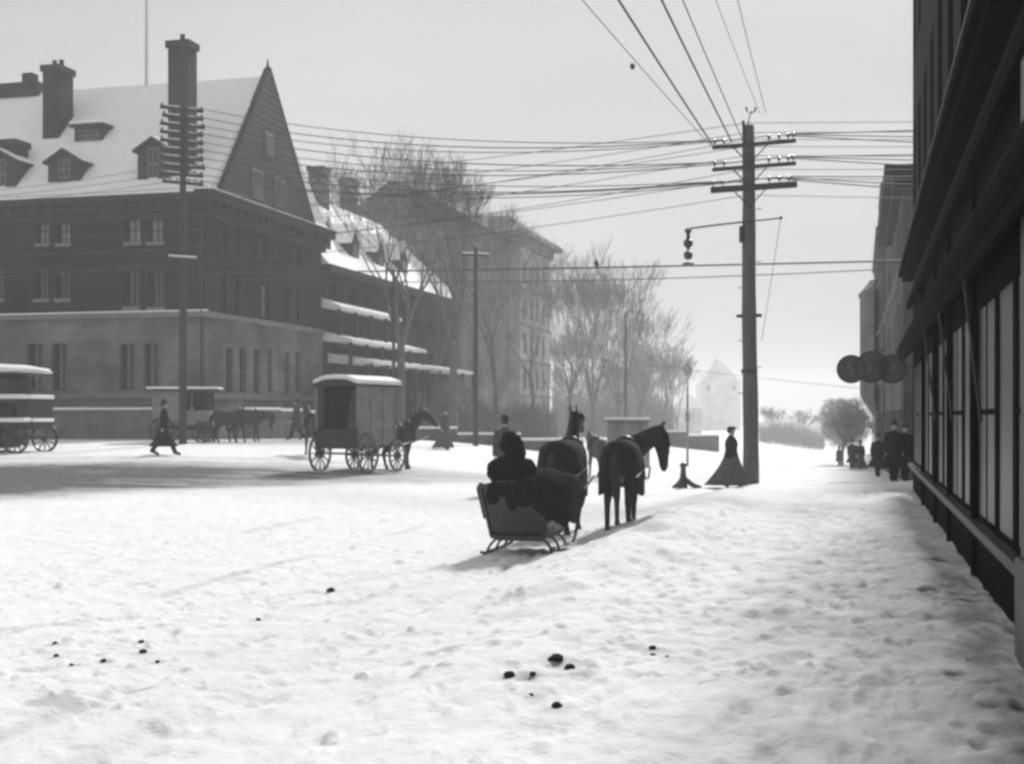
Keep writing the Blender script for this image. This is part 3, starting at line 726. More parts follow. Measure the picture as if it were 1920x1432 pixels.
# ================================================================== STORES ON THE RIGHT
S0 = 1.28; T0, T1 = 3.0, 34.6
def store_fn(s0, t0, z0=0): return lambda a, z, d: (d, a-t0, z-z0)
shop = thing('shop_building', 'black shop building at the right edge with tall plate glass windows and ledge', 'building', W(S0, T0, 0), RZ)
fs = store_fn(S0, T0)
edges = [on_s(p, 800, S0)[0] for p in (2600, 2150, 1903, 1868, 1831, 1805, 1783, 1768, 1757, 1748, 1740, 1733, 1727, 1722, 1717, 1713)]
SILL, HEAD = .81, 3.18
hs_ = []
for i in range(len(edges)-1):
    a, b = edges[i], edges[i+1]; g = .10
    hs_.append((a+g, b-g, SILL, HEAD))
w = MB()
up = [(T0+1.2+i*2.6, T0+2.4+i*2.6, z, z+2.1) for i in range(12) for z in (6.9, 10.5)]
holes(w, T0, T1, 5.0, 14.5, up, .25, fs)
w.add([(0, T1-T0, -.5), (12, T1-T0, -.5), (12, T1-T0, 14.5), (0, T1-T0, 14.5), (0, 0, -.5), (12, 0, -.5), (12, 0, 14.5), (0, 0, 14.5), (12, T1-T0, -.5)], [(0, 1, 2, 3), (7, 6, 5, 4), (3, 2, 6, 7), (1, 5, 6, 2)])
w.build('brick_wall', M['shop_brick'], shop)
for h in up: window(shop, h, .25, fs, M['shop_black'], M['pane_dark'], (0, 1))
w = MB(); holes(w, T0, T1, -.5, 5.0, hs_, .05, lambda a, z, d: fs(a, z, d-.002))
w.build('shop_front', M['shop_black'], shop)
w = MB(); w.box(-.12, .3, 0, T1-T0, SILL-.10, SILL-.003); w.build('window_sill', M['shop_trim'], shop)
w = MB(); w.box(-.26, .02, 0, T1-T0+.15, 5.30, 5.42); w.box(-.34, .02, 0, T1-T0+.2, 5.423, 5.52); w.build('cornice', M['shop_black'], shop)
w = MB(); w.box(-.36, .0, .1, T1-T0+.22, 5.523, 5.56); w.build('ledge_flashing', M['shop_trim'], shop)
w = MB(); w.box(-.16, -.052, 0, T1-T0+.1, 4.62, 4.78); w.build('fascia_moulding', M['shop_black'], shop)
w = MB(); w.limb([(-.28, 1, 3.55), (-.28, T1-T0+.1, 3.55)], [.13, .13], 10); w.prism([(-.05, 3.95), (-.3, 3.62), (-.3, 3.3), (-.24, 3.3), (-.05, 3.5)], 1, T1-T0+.1, lambda a, b, d: (a, d, b)); w.build('rolled_awning', M['shop_black'], shop)
for i, h in enumerate(hs_):
    wd = h[1]-h[0]
    window(shop, h, .032, lambda a, z, d: fs(a, z, d), M['shop_black'], M['shop_glass'], (1 if wd > 1.6 else 0, i % 2), .05, .035)
for i in (4, 6, 8, 11):
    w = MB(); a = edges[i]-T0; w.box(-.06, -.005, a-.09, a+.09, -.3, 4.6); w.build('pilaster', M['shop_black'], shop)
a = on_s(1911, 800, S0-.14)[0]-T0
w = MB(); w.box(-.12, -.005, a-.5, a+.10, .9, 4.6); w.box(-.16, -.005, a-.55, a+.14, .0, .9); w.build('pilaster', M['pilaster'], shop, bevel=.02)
# hitching brackets/awning rods reaching down over the windows
for i in (3, 5, 7):
    q = MB(); b = edges[i]-T0+.25; q.limb([(-.3, b, 3.5), (-.10, b+.5, 2.1), (-.08, b+.5, 1.9)], [.018, .018, .018], 6); q.build('awning_rod', M['iron'], shop)

# projecting sign of joined discs
st = on_s(1690, 690, S0)[0]-.5
sg = thing('disc_sign', 'projecting shop sign of three overlapping dark discs over the sidewalk', 'sign', W(S0, st, 2.6), RZ)
Ysg = S0*VY+st*UY
def spx(px, py): s_, z_ = on_t(px, py, st); return s_-S0, z_-2.6
for (px, py, r) in ((1596, 692, 27), (1634, 688, 30), (1673, 692, 27)):
    x_, z_ = spx(px, py); rr = r*Ysg/FPX
    q = MB(); n = 28
    poly = [(x_+rr*math.cos(2*math.pi*i/n), z_+rr*math.sin(2*math.pi*i/n)) for i in range(n)]
    q.prism(poly, -.05-.01*(px > 1620), .05+.012*(px > 1620), lambda a, b, d: (a, d, b)); d_ = q.build('disc', M['sign'], sg)
    q = MB(); y0 = -.085
    for i in range(n):
        a0, a1 = 2*math.pi*i/n, 2*math.pi*(i+1)/n
        q.bar((x_+rr*.95*math.cos(a0), y0, z_+rr*.95*math.sin(a0)), (x_+rr*.95*math.cos(a1), y0, z_+rr*.95*math.sin(a1)), .05, .05)
    q.build('rim', M['sign_rim'], d_)
q = MB()
x_, z_ = spx(1596, 692)
for (a, b, c, e) in ((-.09, .12, .10, .17), (-.10, .09, -.06, -.02), (-.04, .0, .08, -.03), (.05, -.06, .10, -.12), (-.10, -.13, .08, -.17)):
    q.bar((x_+a, -.066, z_+b), (x_+c, -.066, z_+e), .02, .045)
q.build('painted_mark', M['sign_pale'], sg)
q = MB(); x_, z_ = spx(1631, 690); q.box(x_-.03, x_+.03, -.08, -.066, z_-.12, z_+.12); x_, z_ = spx(1676, 690); q.box(x_-.035, x_+.035, -.08, -.066, z_-.08, z_+.10); q.build('painted_mark', M['sign_pale'], sg)
q = MB(); x_, z_ = spx(1600, 722); q.bar((x_, 0, z_+.32), (0, 0, z_+.32), .04, .04); q.bar((-.9, 0, z_+.9), (0, 0, z_+1.5), .02, .02); q.build('bracket', M['iron'], sg)

def side_block(name, label, t0, t1, ztop, m, rows=(4.2, 7.4, 10.4), bay=None, zb=-3.0, corn=.35, s0=S0+.1):
    b = thing(name, label, 'building', W(s0, t0, -1), RZ)
    f = lambda a, z, d: (d, a-t0, z+1)
    hs_ = [(a, a+1.1, z, z+1.9) for z in rows if z+2.2 < ztop for a in np.arange(t0+1.2, t1-1.6, 2.6)] + [(a, a+2.0, 0.2, 2.2) for a in np.arange(t0+1, t1-2.4, 2.8)]
    w = MB(); holes(w, t0, t1, zb, ztop, hs_, .25, f)
    L_ = t1-t0
    w.add([(0, 0, zb+1), (10, 0, zb+1), (10, 0, ztop+1), (0, 0, ztop+1), (0, L_, zb+1), (10, L_, zb+1), (10, L_, ztop+1), (0, L_, ztop+1)], [(0, 1, 2, 3), (4, 7, 6, 5), (3, 2, 6, 7)])
    w.build('wall', m, b)
    for h in hs_: window(b, h, .25, f, M['sash'], M['pane_dark'], (0, 1))
    w = MB(); w.box(-corn, 10, -corn*.6, L_+corn*.6, ztop+1, ztop+1.35); w.box(-corn*.5, 9.9, -corn*.3, L_+corn*.3, ztop+.6, ztop+.997); w.build('cornice', M['cornice'], b)
    w = MB()
    for z in rows: w.box(-.14, -.003, 0, L_, z-.25+1, z-.05+1)
    w.build('sill_course', M['trim'], b)
    if bay:
        (a0, a1, z0, z1, dp) = bay; q = MB()
        q.loft([((-dp*.1+.1, (a0+a1)/2-t0, z0-1.6+1), (dp*.25, 0, 0), (0, (a1-a0)*.2, 0)), ((-dp*.3, (a0+a1)/2-t0, z0-.4+1), (dp*.8, 0, 0), (0, (a1-a0)*.45, 0)),
                ((-dp*.3, (a0+a1)/2-t0, z0+1), (dp, 0, 0), (0, (a1-a0)*.5, 0)), ((-dp*.3, (a0+a1)/2-t0, z1+1), (dp, 0, 0), (0, (a1-a0)*.5, 0)),
                ((-dp*.3, (a0+a1)/2-t0, z1+.25+1), (dp*1.15, 0, 0), (0, (a1-a0)*.55, 0)), ((-dp*.2, (a0+a1)/2-t0, z1+1.1+1), (dp*.5, 0, 0), (0, (a1-a0)*.25, 0))], 8)
        q.build('bay_window', m, b)
    return b
def tY(Y): return (Y - (S0+.1)*VY)/UY
side_block('corner_store', 'low dark store with a stepped cornice across the side street beyond the black shop', tY(44), tY(58.8), HC+7.9, M['greybuild'], corn=.6, rows=(4.2, 7.0))
side_block('brick_block', 'dark brick block with overhanging eaves second beyond the black shop', tY(59), tY(75.6), HC+10.0, M['greybuild'], corn=.45, rows=(4.2, 7.4), zb=-4)
side_block('tall_block', 'tall grey block rising above its neighbours behind the disc sign', tY(76), tY(83.8), HC+12.9, M['greybuild'], corn=.15, zb=-4, s0=S0)
side_block('brick_block', 'grey brick block with a hanging bay window farthest along behind the disc sign', tY(84), tY(108), HC+11.6, M['greybuild'], corn=.2, bay=(tY(86), tY(96), HC+1.5, HC+8, .9), zb=-5, s0=S0-.1)
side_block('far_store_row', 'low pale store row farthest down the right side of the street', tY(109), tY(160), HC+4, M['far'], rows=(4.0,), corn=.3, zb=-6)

# ================================================================== TREES
def bare_tree(name, label, x, y, h, r0, seed, fork=.3, spread=.5, lv=6, m='bark', group='bare winter trees along the street', z=None, lean=(0, 0), kids=(2, 3), minr=.006, cat='tree'):
    rnd = random.Random(seed)
    z = gz(x, y)-.1 if z is None else z
    root = thing(name, label, cat, (x, y, z), rnd.uniform(0, 6), group)
    tr = MB(); cr = MB(); segs = []
    def grow(p, d, ln, r, k, mb):
        n = 3 if k > 3 else 2
        pts = [p]; q = p.copy(); dd = d.copy()
        for i in range(n):
            dd = (dd + Vector((rnd.uniform(-1, 1), rnd.uniform(-1, 1), rnd.uniform(-.2, .6)))*(.10 if mb is tr else .20)).normalized()
            q = q + dd*ln/n; pts.append(q.copy())
        rs = [r*(1-.45*i/n) for i in range(n+1)]
        mb.limb(pts, rs, 7 if k > 4 else (4 if k > 1 else 3), round_=False)
        if k == 0: return
        nk = rnd.choice(kids) + (1 if k == lv else 0)
        for i in range(nk):
            a = rnd.uniform(0, 6.283); e = spread*rnd.uniform(.6, 1.3)
            if i == 0: e *= .45
            side = Vector((math.cos(a), math.sin(a), 0)); side = (side - dd*side.dot(dd)).normalized()
            nd = (dd*math.cos(e) + side*math.sin(e) + Vector((0, 0, .14))).normalized()
            st_ = pts[-1] if i < 2 else pts[-2].lerp(pts[-1], rnd.random())
            grow(st_, nd, ln*rnd.uniform(.66, .88), max(rs[-1]*rnd.uniform(.6, .85), minr), k-1, cr)
    L0 = h*fork
    tr.limb([(0, 0, -.4), (0, 0, .25), (lean[0]*.5, lean[1]*.5, L0*.55), (lean[0], lean[1], L0)], [r0*1.5, r0*1.12, r0, r0*.85], 9, round_=True)
    # the rest of the height is shared by lv+1 generations shrinking by about .77
    g = sum(.77**i for i in range(lv+1)); ln = h*(1-fork)/g*1.22
    nk = rnd.choice((3, 4))
    for i in range(nk):
        a = 6.283*i/nk+rnd.uniform(-.5, .5); e = spread*rnd.uniform(.45, .95) if i else .08
        grow(Vector((lean[0], lean[1], L0-.25)), Vector((math.cos(a)*math.sin(e), math.sin(a)*math.sin(e), math.cos(e))), ln, r0*.74, lv, cr)
    tr.build('trunk', M[m], root, smooth=True); cr.build('crown', M[m], root)
    return root
def px_tree(label, px, Y, top, r0, seed, **k):
    x = pix(px, Y)[0]; z = gz(x, Y)-.1
    h = HC-(top-HY)*Y/FPX - z
    return bare_tree('bare_tree', label, x, Y, h, r0, seed, z=z, **k)
px_tree('tallest bare elm with a wide twiggy crown in front of the gabled brown block', 752, 76, 325, .24, 11, fork=.36, spread=.50, lv=6, minr=.012)
px_tree('bare elm with a dark trunk forking low, right of the tallest elm', 850, 70, 372, .22, 12, fork=.40, spread=.40, lv=6, minr=.012)
px_tree('slender bare tree close to the snowy brick wing roof', 690, 88, 372, .16, 13, fork=.34, spread=.42, lv=6, minr=.010)
px_tree('bare tree with fine branches before the left half of the pale apartment block', 930, 86, 470, .16, 14, fork=.3, spread=.42, lv=6, minr=.010)
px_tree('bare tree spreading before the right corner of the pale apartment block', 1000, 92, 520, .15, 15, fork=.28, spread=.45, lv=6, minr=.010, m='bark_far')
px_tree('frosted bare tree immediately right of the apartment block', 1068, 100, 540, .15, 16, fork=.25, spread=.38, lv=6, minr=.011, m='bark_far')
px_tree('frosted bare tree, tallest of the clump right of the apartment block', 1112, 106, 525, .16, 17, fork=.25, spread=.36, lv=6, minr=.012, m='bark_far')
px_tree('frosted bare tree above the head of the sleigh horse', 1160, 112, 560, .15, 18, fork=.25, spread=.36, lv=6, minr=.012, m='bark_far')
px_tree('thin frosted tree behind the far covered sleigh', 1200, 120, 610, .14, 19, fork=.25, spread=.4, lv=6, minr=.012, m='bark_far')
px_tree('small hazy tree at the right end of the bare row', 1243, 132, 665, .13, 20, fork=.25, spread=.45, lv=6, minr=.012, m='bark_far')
px_tree('young bare tree low behind the delivery wagon roof', 800, 96, 560, .12, 21, fork=.3, spread=.45, lv=6, minr=.010)
px_tree('low dark bare tree right behind the wagon horse', 885, 104, 560, .12, 27, fork=.25, spread=.45, lv=6, minr=.010)
px_tree('pale distant tree left of the white-capped lamp post', 1270, 190, 690, .16, 22, fork=.2, spread=.5, lv=5, minr=.03, m='bark_far')
px_tree('pale distant tree beyond the big utility pole', 1455, 210, 770, .16, 23, fork=.2, spread=.55, lv=5, minr=.03, m='bark_far')
px_tree('faint distant tree between utility pole and round tree', 1505, 230, 778, .16, 24, fork=.2, spread=.55, lv=5, minr=.03, m='bark_far')

for i_, (px__, Y__, top__, sd__) in enumerate(((1045, 140, 640, 41), (1090, 150, 620, 42), (1135, 160, 630, 43), (1180, 150, 650, 44), (1215, 165, 690, 45), (1240, 175, 715, 46), (1150, 135, 690, 47), (1075, 128, 700, 48))):
    px_tree(('faint low-branching tree behind the frosted row just right of the apartment block', 'faint hazy tree behind the frosted row, second from the block', 'faint tree directly above the raised ears of the shaft horse',
             'faint tree above the far covered sleigh', 'faint low tree right of the far covered sleigh roof', 'faintest low tree nearest the lamp post', 'small bushy tree behind the thin distant pole', 'small bushy tree low beside the apartment block foot')[i_],
            px__, Y__, top__, .13, sd__, fork=.12, spread=.48, lv=6, minr=.016, m='bark_far', group='hazy trees behind the frosted row')

def round_tree(label, px, Y, top, wpx, seed):
    rnd = random.Random(seed); x = pix(px, Y)[0]; z = gz(x, Y)-.1; h = HC-(top-HY)*Y/FPX - z; r = wpx*Y/FPX/2
    root = thing('round_tree', label, 'tree', (x, Y, z))
    t = MB(); t.limb([(-.3, 0, -.3), (-.25, 0, h*.2), (0, 0, h*.45)], [.13, .11, .08], 8, round_=False)
    for i in range(14):
        a = rnd.uniform(0, 6.28); t.limb([(-.1, 0, h*.3), (math.cos(a)*r*.6, math.sin(a)*r*.6, h*rnd.uniform(.45, .85))], [.05, .02], 4, round_=False)
    t.build('trunk', M['bark_far'], root)
    c = MB(); cz = h*.6; hz = h*.42
    for i in range(9000):
        d = Vector((rnd.gauss(0, 1), rnd.gauss(0, 1), rnd.gauss(0, 1))).normalized()
        q = rnd.random()**.42 * (.86 + .28*mnoise.noise(d*2.2+Vector((seed, 0, 0))))
        p = Vector((d.x*r*q, d.y*r*q, cz+d.z*hz*q))
        a = Vector((rnd.uniform(-1, 1), rnd.uniform(-1, 1), rnd.uniform(-1, 1))).normalized()*rnd.uniform(.06, .13); b = a.cross(Vector((rnd.uniform(-1, 1), rnd.uniform(-1, 1), rnd.uniform(-1, 1)))).normalized()*rnd.uniform(.04, .1)
        a = a.normalized()*rnd.uniform(.12, .3); b = b.normalized()*.012; c3 = a.cross(b).normalized()*.012; c.add([p-a+b, p-a-b, p-a+c3, p+a], [(0, 1, 3), (1, 2, 3), (2, 0, 3)])
    c.build('crown', M['ever'], root); return root
round_tree('dense round tree standing alone at the street end beneath the disc sign', 1586, 95, 737, 118, 31)

def brush(name, label, px0, px1, Y0, Y1, top0, top1, n, seed, m='bark_far'):
    rnd = random.Random(seed); x, y = pix((px0+px1)/2, (Y0+Y1)/2); z = gz(x, y); q = MB()
    for i in range(n):
        f = rnd.random(); Y = rnd.uniform(Y0, Y1); X = pix(px0+(px1-px0)*f, Y)[0]; g = gz(X, Y)
        hm = HC-(top0+(top1-top0)*f-HY)*Y/FPX-g; hm *= .7+.45*math.sin(X*.9+seed)*math.sin(X*.37+Y*.1)+.35*math.sin(X*2.3+Y)
        hz = g+max(hm, .6)*rnd.random()**.8; d = Vector((rnd.gauss(0, .35), rnd.gauss(0, .35), 1)).normalized()*rnd.uniform(.5, 1.4); b = Vector((rnd.uniform(-1, 1), rnd.uniform(-1, 1), 0)).normalized()*.03
        p = Vector((X-x, Y-y, hz-z-.3)); q.add([p-b, p+b, p+Vector((b.y, -b.x, 0)), p+d], [(0, 1, 3), (1, 2, 3), (2, 0, 3)])
    o = q.build(name, M[m], None, loc=(x, y, z)); tag(o, label, 'shrubbery', kind='stuff'); return o
brush('shrubbery', 'hazy leafless brushwood behind the frosted trees right of the apartment block', 1036, 1262, 150, 200, 700, 742, 26000, 3)
brush('shrubbery', 'faint brushwood along the far roadside between utility pole and round tree', 1425, 1545, 190, 280, 800, 812, 9000, 4)
brush('shrubbery', 'bare brushwood behind the low stone wall before the apartment block', 780, 1040, 84, 92, 740, 765, 9000, 5)

# ================================================================== LOW WALLS, FAR HOUSES
def low_wall(label, a, b, h=.9, th=.4, grp=None, cap=.12):
    a = Vector(a); b = Vector(b); z = min(gz(a.x, a.y), gz(b.x, b.y)); za, zb_ = gz(a.x, a.y), gz(b.x, b.y)
    root = thing('low_wall', label, 'wall', (a.x, a.y, za), math.atan2(b.y-a.y, b.x-a.x), grp)
    Lw = (b-a).length; dz = zb_-za; q = MB(); n = max(2, int(Lw/3)); c = MB()
    for i in range(n):
        x0, x1 = Lw*i/n, Lw*(i+1)/n; z0, z1 = dz*i/n, dz*(i+1)/n; zt = h+(z0+z1)/2
        q.box(x0, x1, -th/2, th/2, min(z0, z1)-1, zt)
        c.box(x0, x1, -th/2-.06, th/2+.06, zt+.003, zt+cap+random.uniform(-.02, .03))
    q.build('stone_wall', M['stone'], root); c.build('snow_cap', M['snow'], root, bevel=.04)
    return root
low_wall('low rough stone wall with a snow cap running behind the walking figure in the middle', (*pix(735, 64), 0), (*pix(1092, 66), 0), .62)
def lawn_wall(t):
    a = W(HS-26, t); b = W(HS+1.5, t); return (a.x, a.y, 0), (b.x, b.y, 0)
aa, bb = lawn_wall(HT-2.6)
low_wall('snow-capped terrace wall in front of the dark mansion', aa, bb, 1.35, .3)
a = W(HS+2.8, HT-1.2); b = W(HS+2.8, HT+15); low_wall('snow-capped terrace wall along the mansion side behind the cab horses', (a.x, a.y, 0), (b.x, b.y, 0), 1.35, .3)
low_wall('faint snow-capped wall beside the thin lamp post', (*pix(1225, 112), 0), (*pix(1345, 118), 0), 1.2, .4)

def far_house(name, label, px0, px1, Y, eave, peak, m='far', tower=None, depth=14, cat='house'):
    x0, x1 = pix(px0, Y)[0], pix(px1, Y)[0]; z0 = gz((x0+x1)/2, Y)-.4
    ze = HC-(eave-HY)*Y/FPX-z0; zp = HC-(peak-HY)*Y/FPX-z0; w_ = x1-x0
    r = thing(name, label, cat, (x0, Y, z0))
    q = MB(); q.box(0, w_, 0, depth, -1, ze); q.build('wall', M[m], r)
    q = MB(); q.prism([(-.5, ze), (w_+.5, ze), (w_/2, zp)], -.4, depth+.4, lambda a, b, d: (a, d, b+.003)); q.build('roof', M['snow' if not tower else 'far'], r)
    for i in range(max(1, int(w_/4))):
        c = (i+.5)*w_/max(1, int(w_/4)); q = MB(); q.box(c-.5, c+.5, -.05, .02, ze-2.6, ze-.8); q.build('window', M['pane_dark'], r)
    if tower:
        q = MB(); c = w_*tower[0]; tw = tower[1]; q.box(c-tw/2, c+tw/2, -1.2, tw-1.2, 0, tower[2])
        t = q.build('tower', M[m], r); q = MB(); q.loft([((c, tw/2-1.2, tower[2]), (tw*.78, 0, 0), (0, tw*.78, 0)), ((c, tw/2-1.2, tower[2]+tower[3]), (.05, 0, 0), (0, .05, 0))], 4); q.build('spire', M['far'], t)
    return r
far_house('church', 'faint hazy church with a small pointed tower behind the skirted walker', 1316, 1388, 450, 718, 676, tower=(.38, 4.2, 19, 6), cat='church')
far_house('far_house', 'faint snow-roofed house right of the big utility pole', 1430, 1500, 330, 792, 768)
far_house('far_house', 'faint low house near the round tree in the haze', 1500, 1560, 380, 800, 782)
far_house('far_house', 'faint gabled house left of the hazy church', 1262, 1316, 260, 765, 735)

# ================================================================== POLES AND WIRES
def gpos(px, Y): x = pix(px, Y)[0]; return x, Y, gz(x, Y)
def zat(py, Y): return HC-(py-HY)*Y/FPX
wires_from = []
px_, Yp = 1408, 38.0
x0, y0, z0 = gpos(px_, Yp)
up = thing('utility_pole', 'big wooden utility pole with three crossarms and a lamp bracket beside the skirted walker', 'utility pole', (x0, y0, z0))
top = zat(236, Yp)-z0; q = MB()
n = 14; pts = []; rr = []
for i in range(n+1):
    f = i/n; pts.append((-.085*f+.012*math.sin(f*9), 0, -.4+(top+.4)*f)); rr.append(.235-.062*f+.006*math.sin(i*2.1))
q.limb(pts, rr, 14, round_=False); pole = q.build('pole', M['wood'], up, smooth=True)
q = MB(); q.limb([(-.085, 0, top-.05), (-.06, 0, top+.18), (0, 0, top+.42)], [.02, .015, .015], 6)
for s_ in (-1, 1): q.limb([(0, 0, top+.36), (s_*.11, 0, top+.40), (s_*.13, 0, top+.5)], [.018, .018, .035], 6)
q.build('top_pin', M['iron'], up)
q = MB(); q.bar((-.2, -.1, top-.5), (-.24, -.1, top+.12), .07, .07); q.build('pole_top_splint', M['wood_dark'], up)
# arms run along the street (u) leaning into view: left end nearer
arm_ends = []
for k, (pl, pr, yl, yr, hh) in enumerate(((1333, 1488, 281, 268, .10), (1333, 1488, 322, 310, .10), (1330, 1490, 360, 349, .17))):
    A = Vector((pix(pl, Yp)[0]-x0, -.28, zat((yl+yr)/2, Yp)-z0)); B = Vector((pix(pr, Yp)[0]-x0, -.28, zat((yl+yr)/2, Yp)-z0))
    tilt = (yl-yr)*.5*Yp/FPX; A.z -= tilt; B.z += tilt
    q = MB(); q.bar(A, B, .11, hh); arm = q.build('crossarm', M['wood_dark'], up)
    for f in (.03, .14, .68, .80, .91) + ((.97,) if k < 2 else ()):
        p = A.lerp(B, f) + Vector((0, 0, hh/2)); q = MB(); q.lathe([(.015, 0), (.015, .06), (.045, .07), (.05, .13), (.03, .17), (.01, .18)], p, 8); q.build('insulator', M['insul'], arm)
        arm_ends.append((k, f, Vector((x0, y0, z0))+p+Vector((0, 0, .15))))
    q = MB(); q.bar((-.08-.5, -.24, A.z*.5+B.z*.5-.04), (-.08, -.2, A.z*.5+B.z*.5-.55), .03, .03); q.bar((-.08+.5, -.24, A.z*.5+B.z*.5-.0), (-.08, -.2, A.z*.5+B.z*.5-.55), .03, .03); q.build('brace', M['iron'], arm)
# snow-blown clutter on the pole: step irons and boxes
q = MB()
for i in range(9):
    zz = 2.6+i*.75; sg_ = 1 if i % 2 else -1; q.bar((-.03+sg_*.18, 0, zz), (-.03+sg_*.33, 0, zz), .022)
q.build('step_irons', M['iron'], up)
q = MB(); zz = zat(593, Yp)-z0; q.bar((-.42, -.05, zz), (.30, -.05, zz+.02), .05, .09); q.build('wire_bracket', M['iron'], up)
q = MB(); q.box(-.33, -.2, -.15, .05, zat(455, Yp)-z0, zat(425, Yp)-z0); q.build('cut_out_box', M['iron'], up)
q = MB(); zz = zat(700, Yp)-z0; q.lathe([(.225, 0), (.232, .02), (.232, .1), (.225, .12)], (-.045, 0, zz), 14); q.build('pole_band', M['iron'], up)
# arc lamp on its mast arm
la_ = thing('arc_lamp', 'black arc lamp hanging from a long thin arm on the big utility pole', 'street lamp', (x0, y0-.22, z0))
def lp(px, py): return Vector((pix(px, Yp-.3)[0]-x0, 0, zat(py, Yp-.3)-z0))
q = MB(); q.limb([lp(1292, 428), lp(1345, 421), lp(1465, 408)], [.025, .028, .025], 8); q.lathe([(.02, -.05), (.06, 0), (.02, .05)], lp(1465, 408), 8); q.build('arm', M['iron'], la_)
q = MB(); c = lp(1291, 452); q.lathe([(.03, .38), (.10, .33), (.10, .28), (.05, .22), (.06, .06), (.13, .02), (.13, -.12), (.05, -.18), (.05, -.24)], c, 12); q.build('lamp_body', M['iron'], la_)
q = MB(); q.lathe([(.05, 0), (.12, -.05), (.13, -.16), (.07, -.24)], lp(1291, 470), 12); q.build('globe', M['iron'], la_)
q = MB(); q.lathe([(.04, 0), (.16, -.03), (.18, -.07), (.03, -.10)], lp(1291, 491), 12); q.build('reflector', M['iron'], la_)
# left distant pole with ten crossarms seen end on
x1, y1, z1 = gpos(343, 52)
lpole = thing('telephone_pole', 'telephone pole crowded with snowy crossarms in front of the mansion chimney', 'utility pole', (x1, y1, z1))
tz = zat(197, 52)-z1; q = MB(); q.limb([(0, 0, -.4), (0, 0, tz*.5), (0, 0, tz)], [.16, .14, .11], 10, round_=False); q.build('pole', M['wood_dark'], lpole, smooth=True)
larms = []
for k in range(10):
    zz = zat(206+k*15.3, 52)-z1; a = Vector((-.75, -.35, 0)); b = Vector((.72, .45, 0))
    if k in (2, 7): b *= 1.08
    if k in (1, 9): a *= .9
    off = Vector((0, -.16, zz)); q = MB(); q.bar(off+a, off+b, .12, .12); arm = q.build('crossarm', M['wood_dark'], lpole)
    for f in (.04, .2, .36, .64, .8, .96):
        p = off+a.lerp(b, f)+Vector((0, 0, .05)); q = MB(); q.lathe([(.02, 0), (.055, .05), (.055, .1), (.01, .13)], p, 6); q.build('insulator', M['insul'], arm)
    q = MB(); q.bar(off+a*.9+Vector((0, 0, .065)), off+a*.1+Vector((0, 0, .065)), .09, .03); q.bar(off+b*.3+Vector((0, 0, .065)), off+b*.8+Vector((0, 0, .065)), .09, .03); q.build('snow_cap', M['snow'], arm)
    larms.append(Vector((x1, y1, z1))+off+Vector((0, 0, .12)))
q = MB(); zz = zat(484, 52)-z1; q.bar((-.5, -.2, zz), (.55, -.1, zz-.06), .09, .09); ca = q.build('crossarm', M['wood_dark'], lpole)
q = MB(); q.bar((-.5, -.2, zz+.08), (.55, -.1, zz+.02), .10, .06); q.build('snow_cap', M['snow'], ca)

def slim_pole(name, label, px, Y, toppy, r, m, arm=None, cat='utility pole', lampcap=False):
    x, y, z = gpos(px, Y); t_ = zat(toppy, Y)-z
    o = thing(name, label, cat, (x, y, z)); q = MB(); q.limb([(0, 0, -.4), (0, 0, t_)], [r, r*.7], 8, round_=False); q.build('pole', M[m], o, smooth=True)
    if arm:
        q = MB(); q.bar((-arm, 0, t_-.35), (arm, .1, t_-.4), .1, .1); c = q.build('crossarm', M['wood_dark'], o)
        q = MB(); q.bar((-arm, 0, t_-.26), (arm, .1, t_-.31), .12, .06); q.build('snow_cap', M['snow'], c)
        for f in (-.9, -.45, .45, .9):
            q = MB(); q.lathe([(.02, 0), (.05, .06), (.01, .14)], (arm*f, 0, t_-.25), 6); q.build('insulator', M['insul'], c)
    if lampcap:
        q = MB(); q.lathe([(.05, -.05), (.20, 0), (.26, .42), (.30, .45), (.10, .65), (.02, .72)], (0, 0, t_), 8); q.build('lantern', M['lamp_glass'], o)
    return o
slim_pole('utility_pole', 'slender pole with one snowy crossarm in front of the pale apartment block', 892, 62, 463, .13, 'wood_dark', arm=.62)
slim_pole('utility_pole', 'very thin distant pole rising through the frosted trees', 1173, 108, 585, .11, 'wood_dark')
slim_pole('utility_pole', 'thin dark pole directly left of the tallest elm trunk', 738, 68, 505, .10, 'wood_dark')
slim_pole('lamp_post', 'thin pale lamp post with a lantern standing behind the short hitching post', 1289, 74, 704, .07, 'bark_far', cat='street lamp', lampcap=True)

def wire(label, a, b, sag=.25, r=.012, grp='wires strung over the crossing', n=16, via=None):
    a = Vector(a); b = Vector(b); root = None
    q = MB(); pts = []
    for i in range(n+1):
        f = i/n; p = a.lerp(b, f); p.z -= sag*4*f*(1-f); pts.append(p-a)
    if via is not None: pts.append(via-a)
    q.limb(pts, [r]*len(pts), 5, round_=False)
    o = q.build('overhead_wire', M['wire'], None, loc=a, smooth=True); tag(o, label, 'wire', grp); return o
def P3(px, py, Y): return Vector((pix(px, Y)[0], Y, zat(py, Y)))
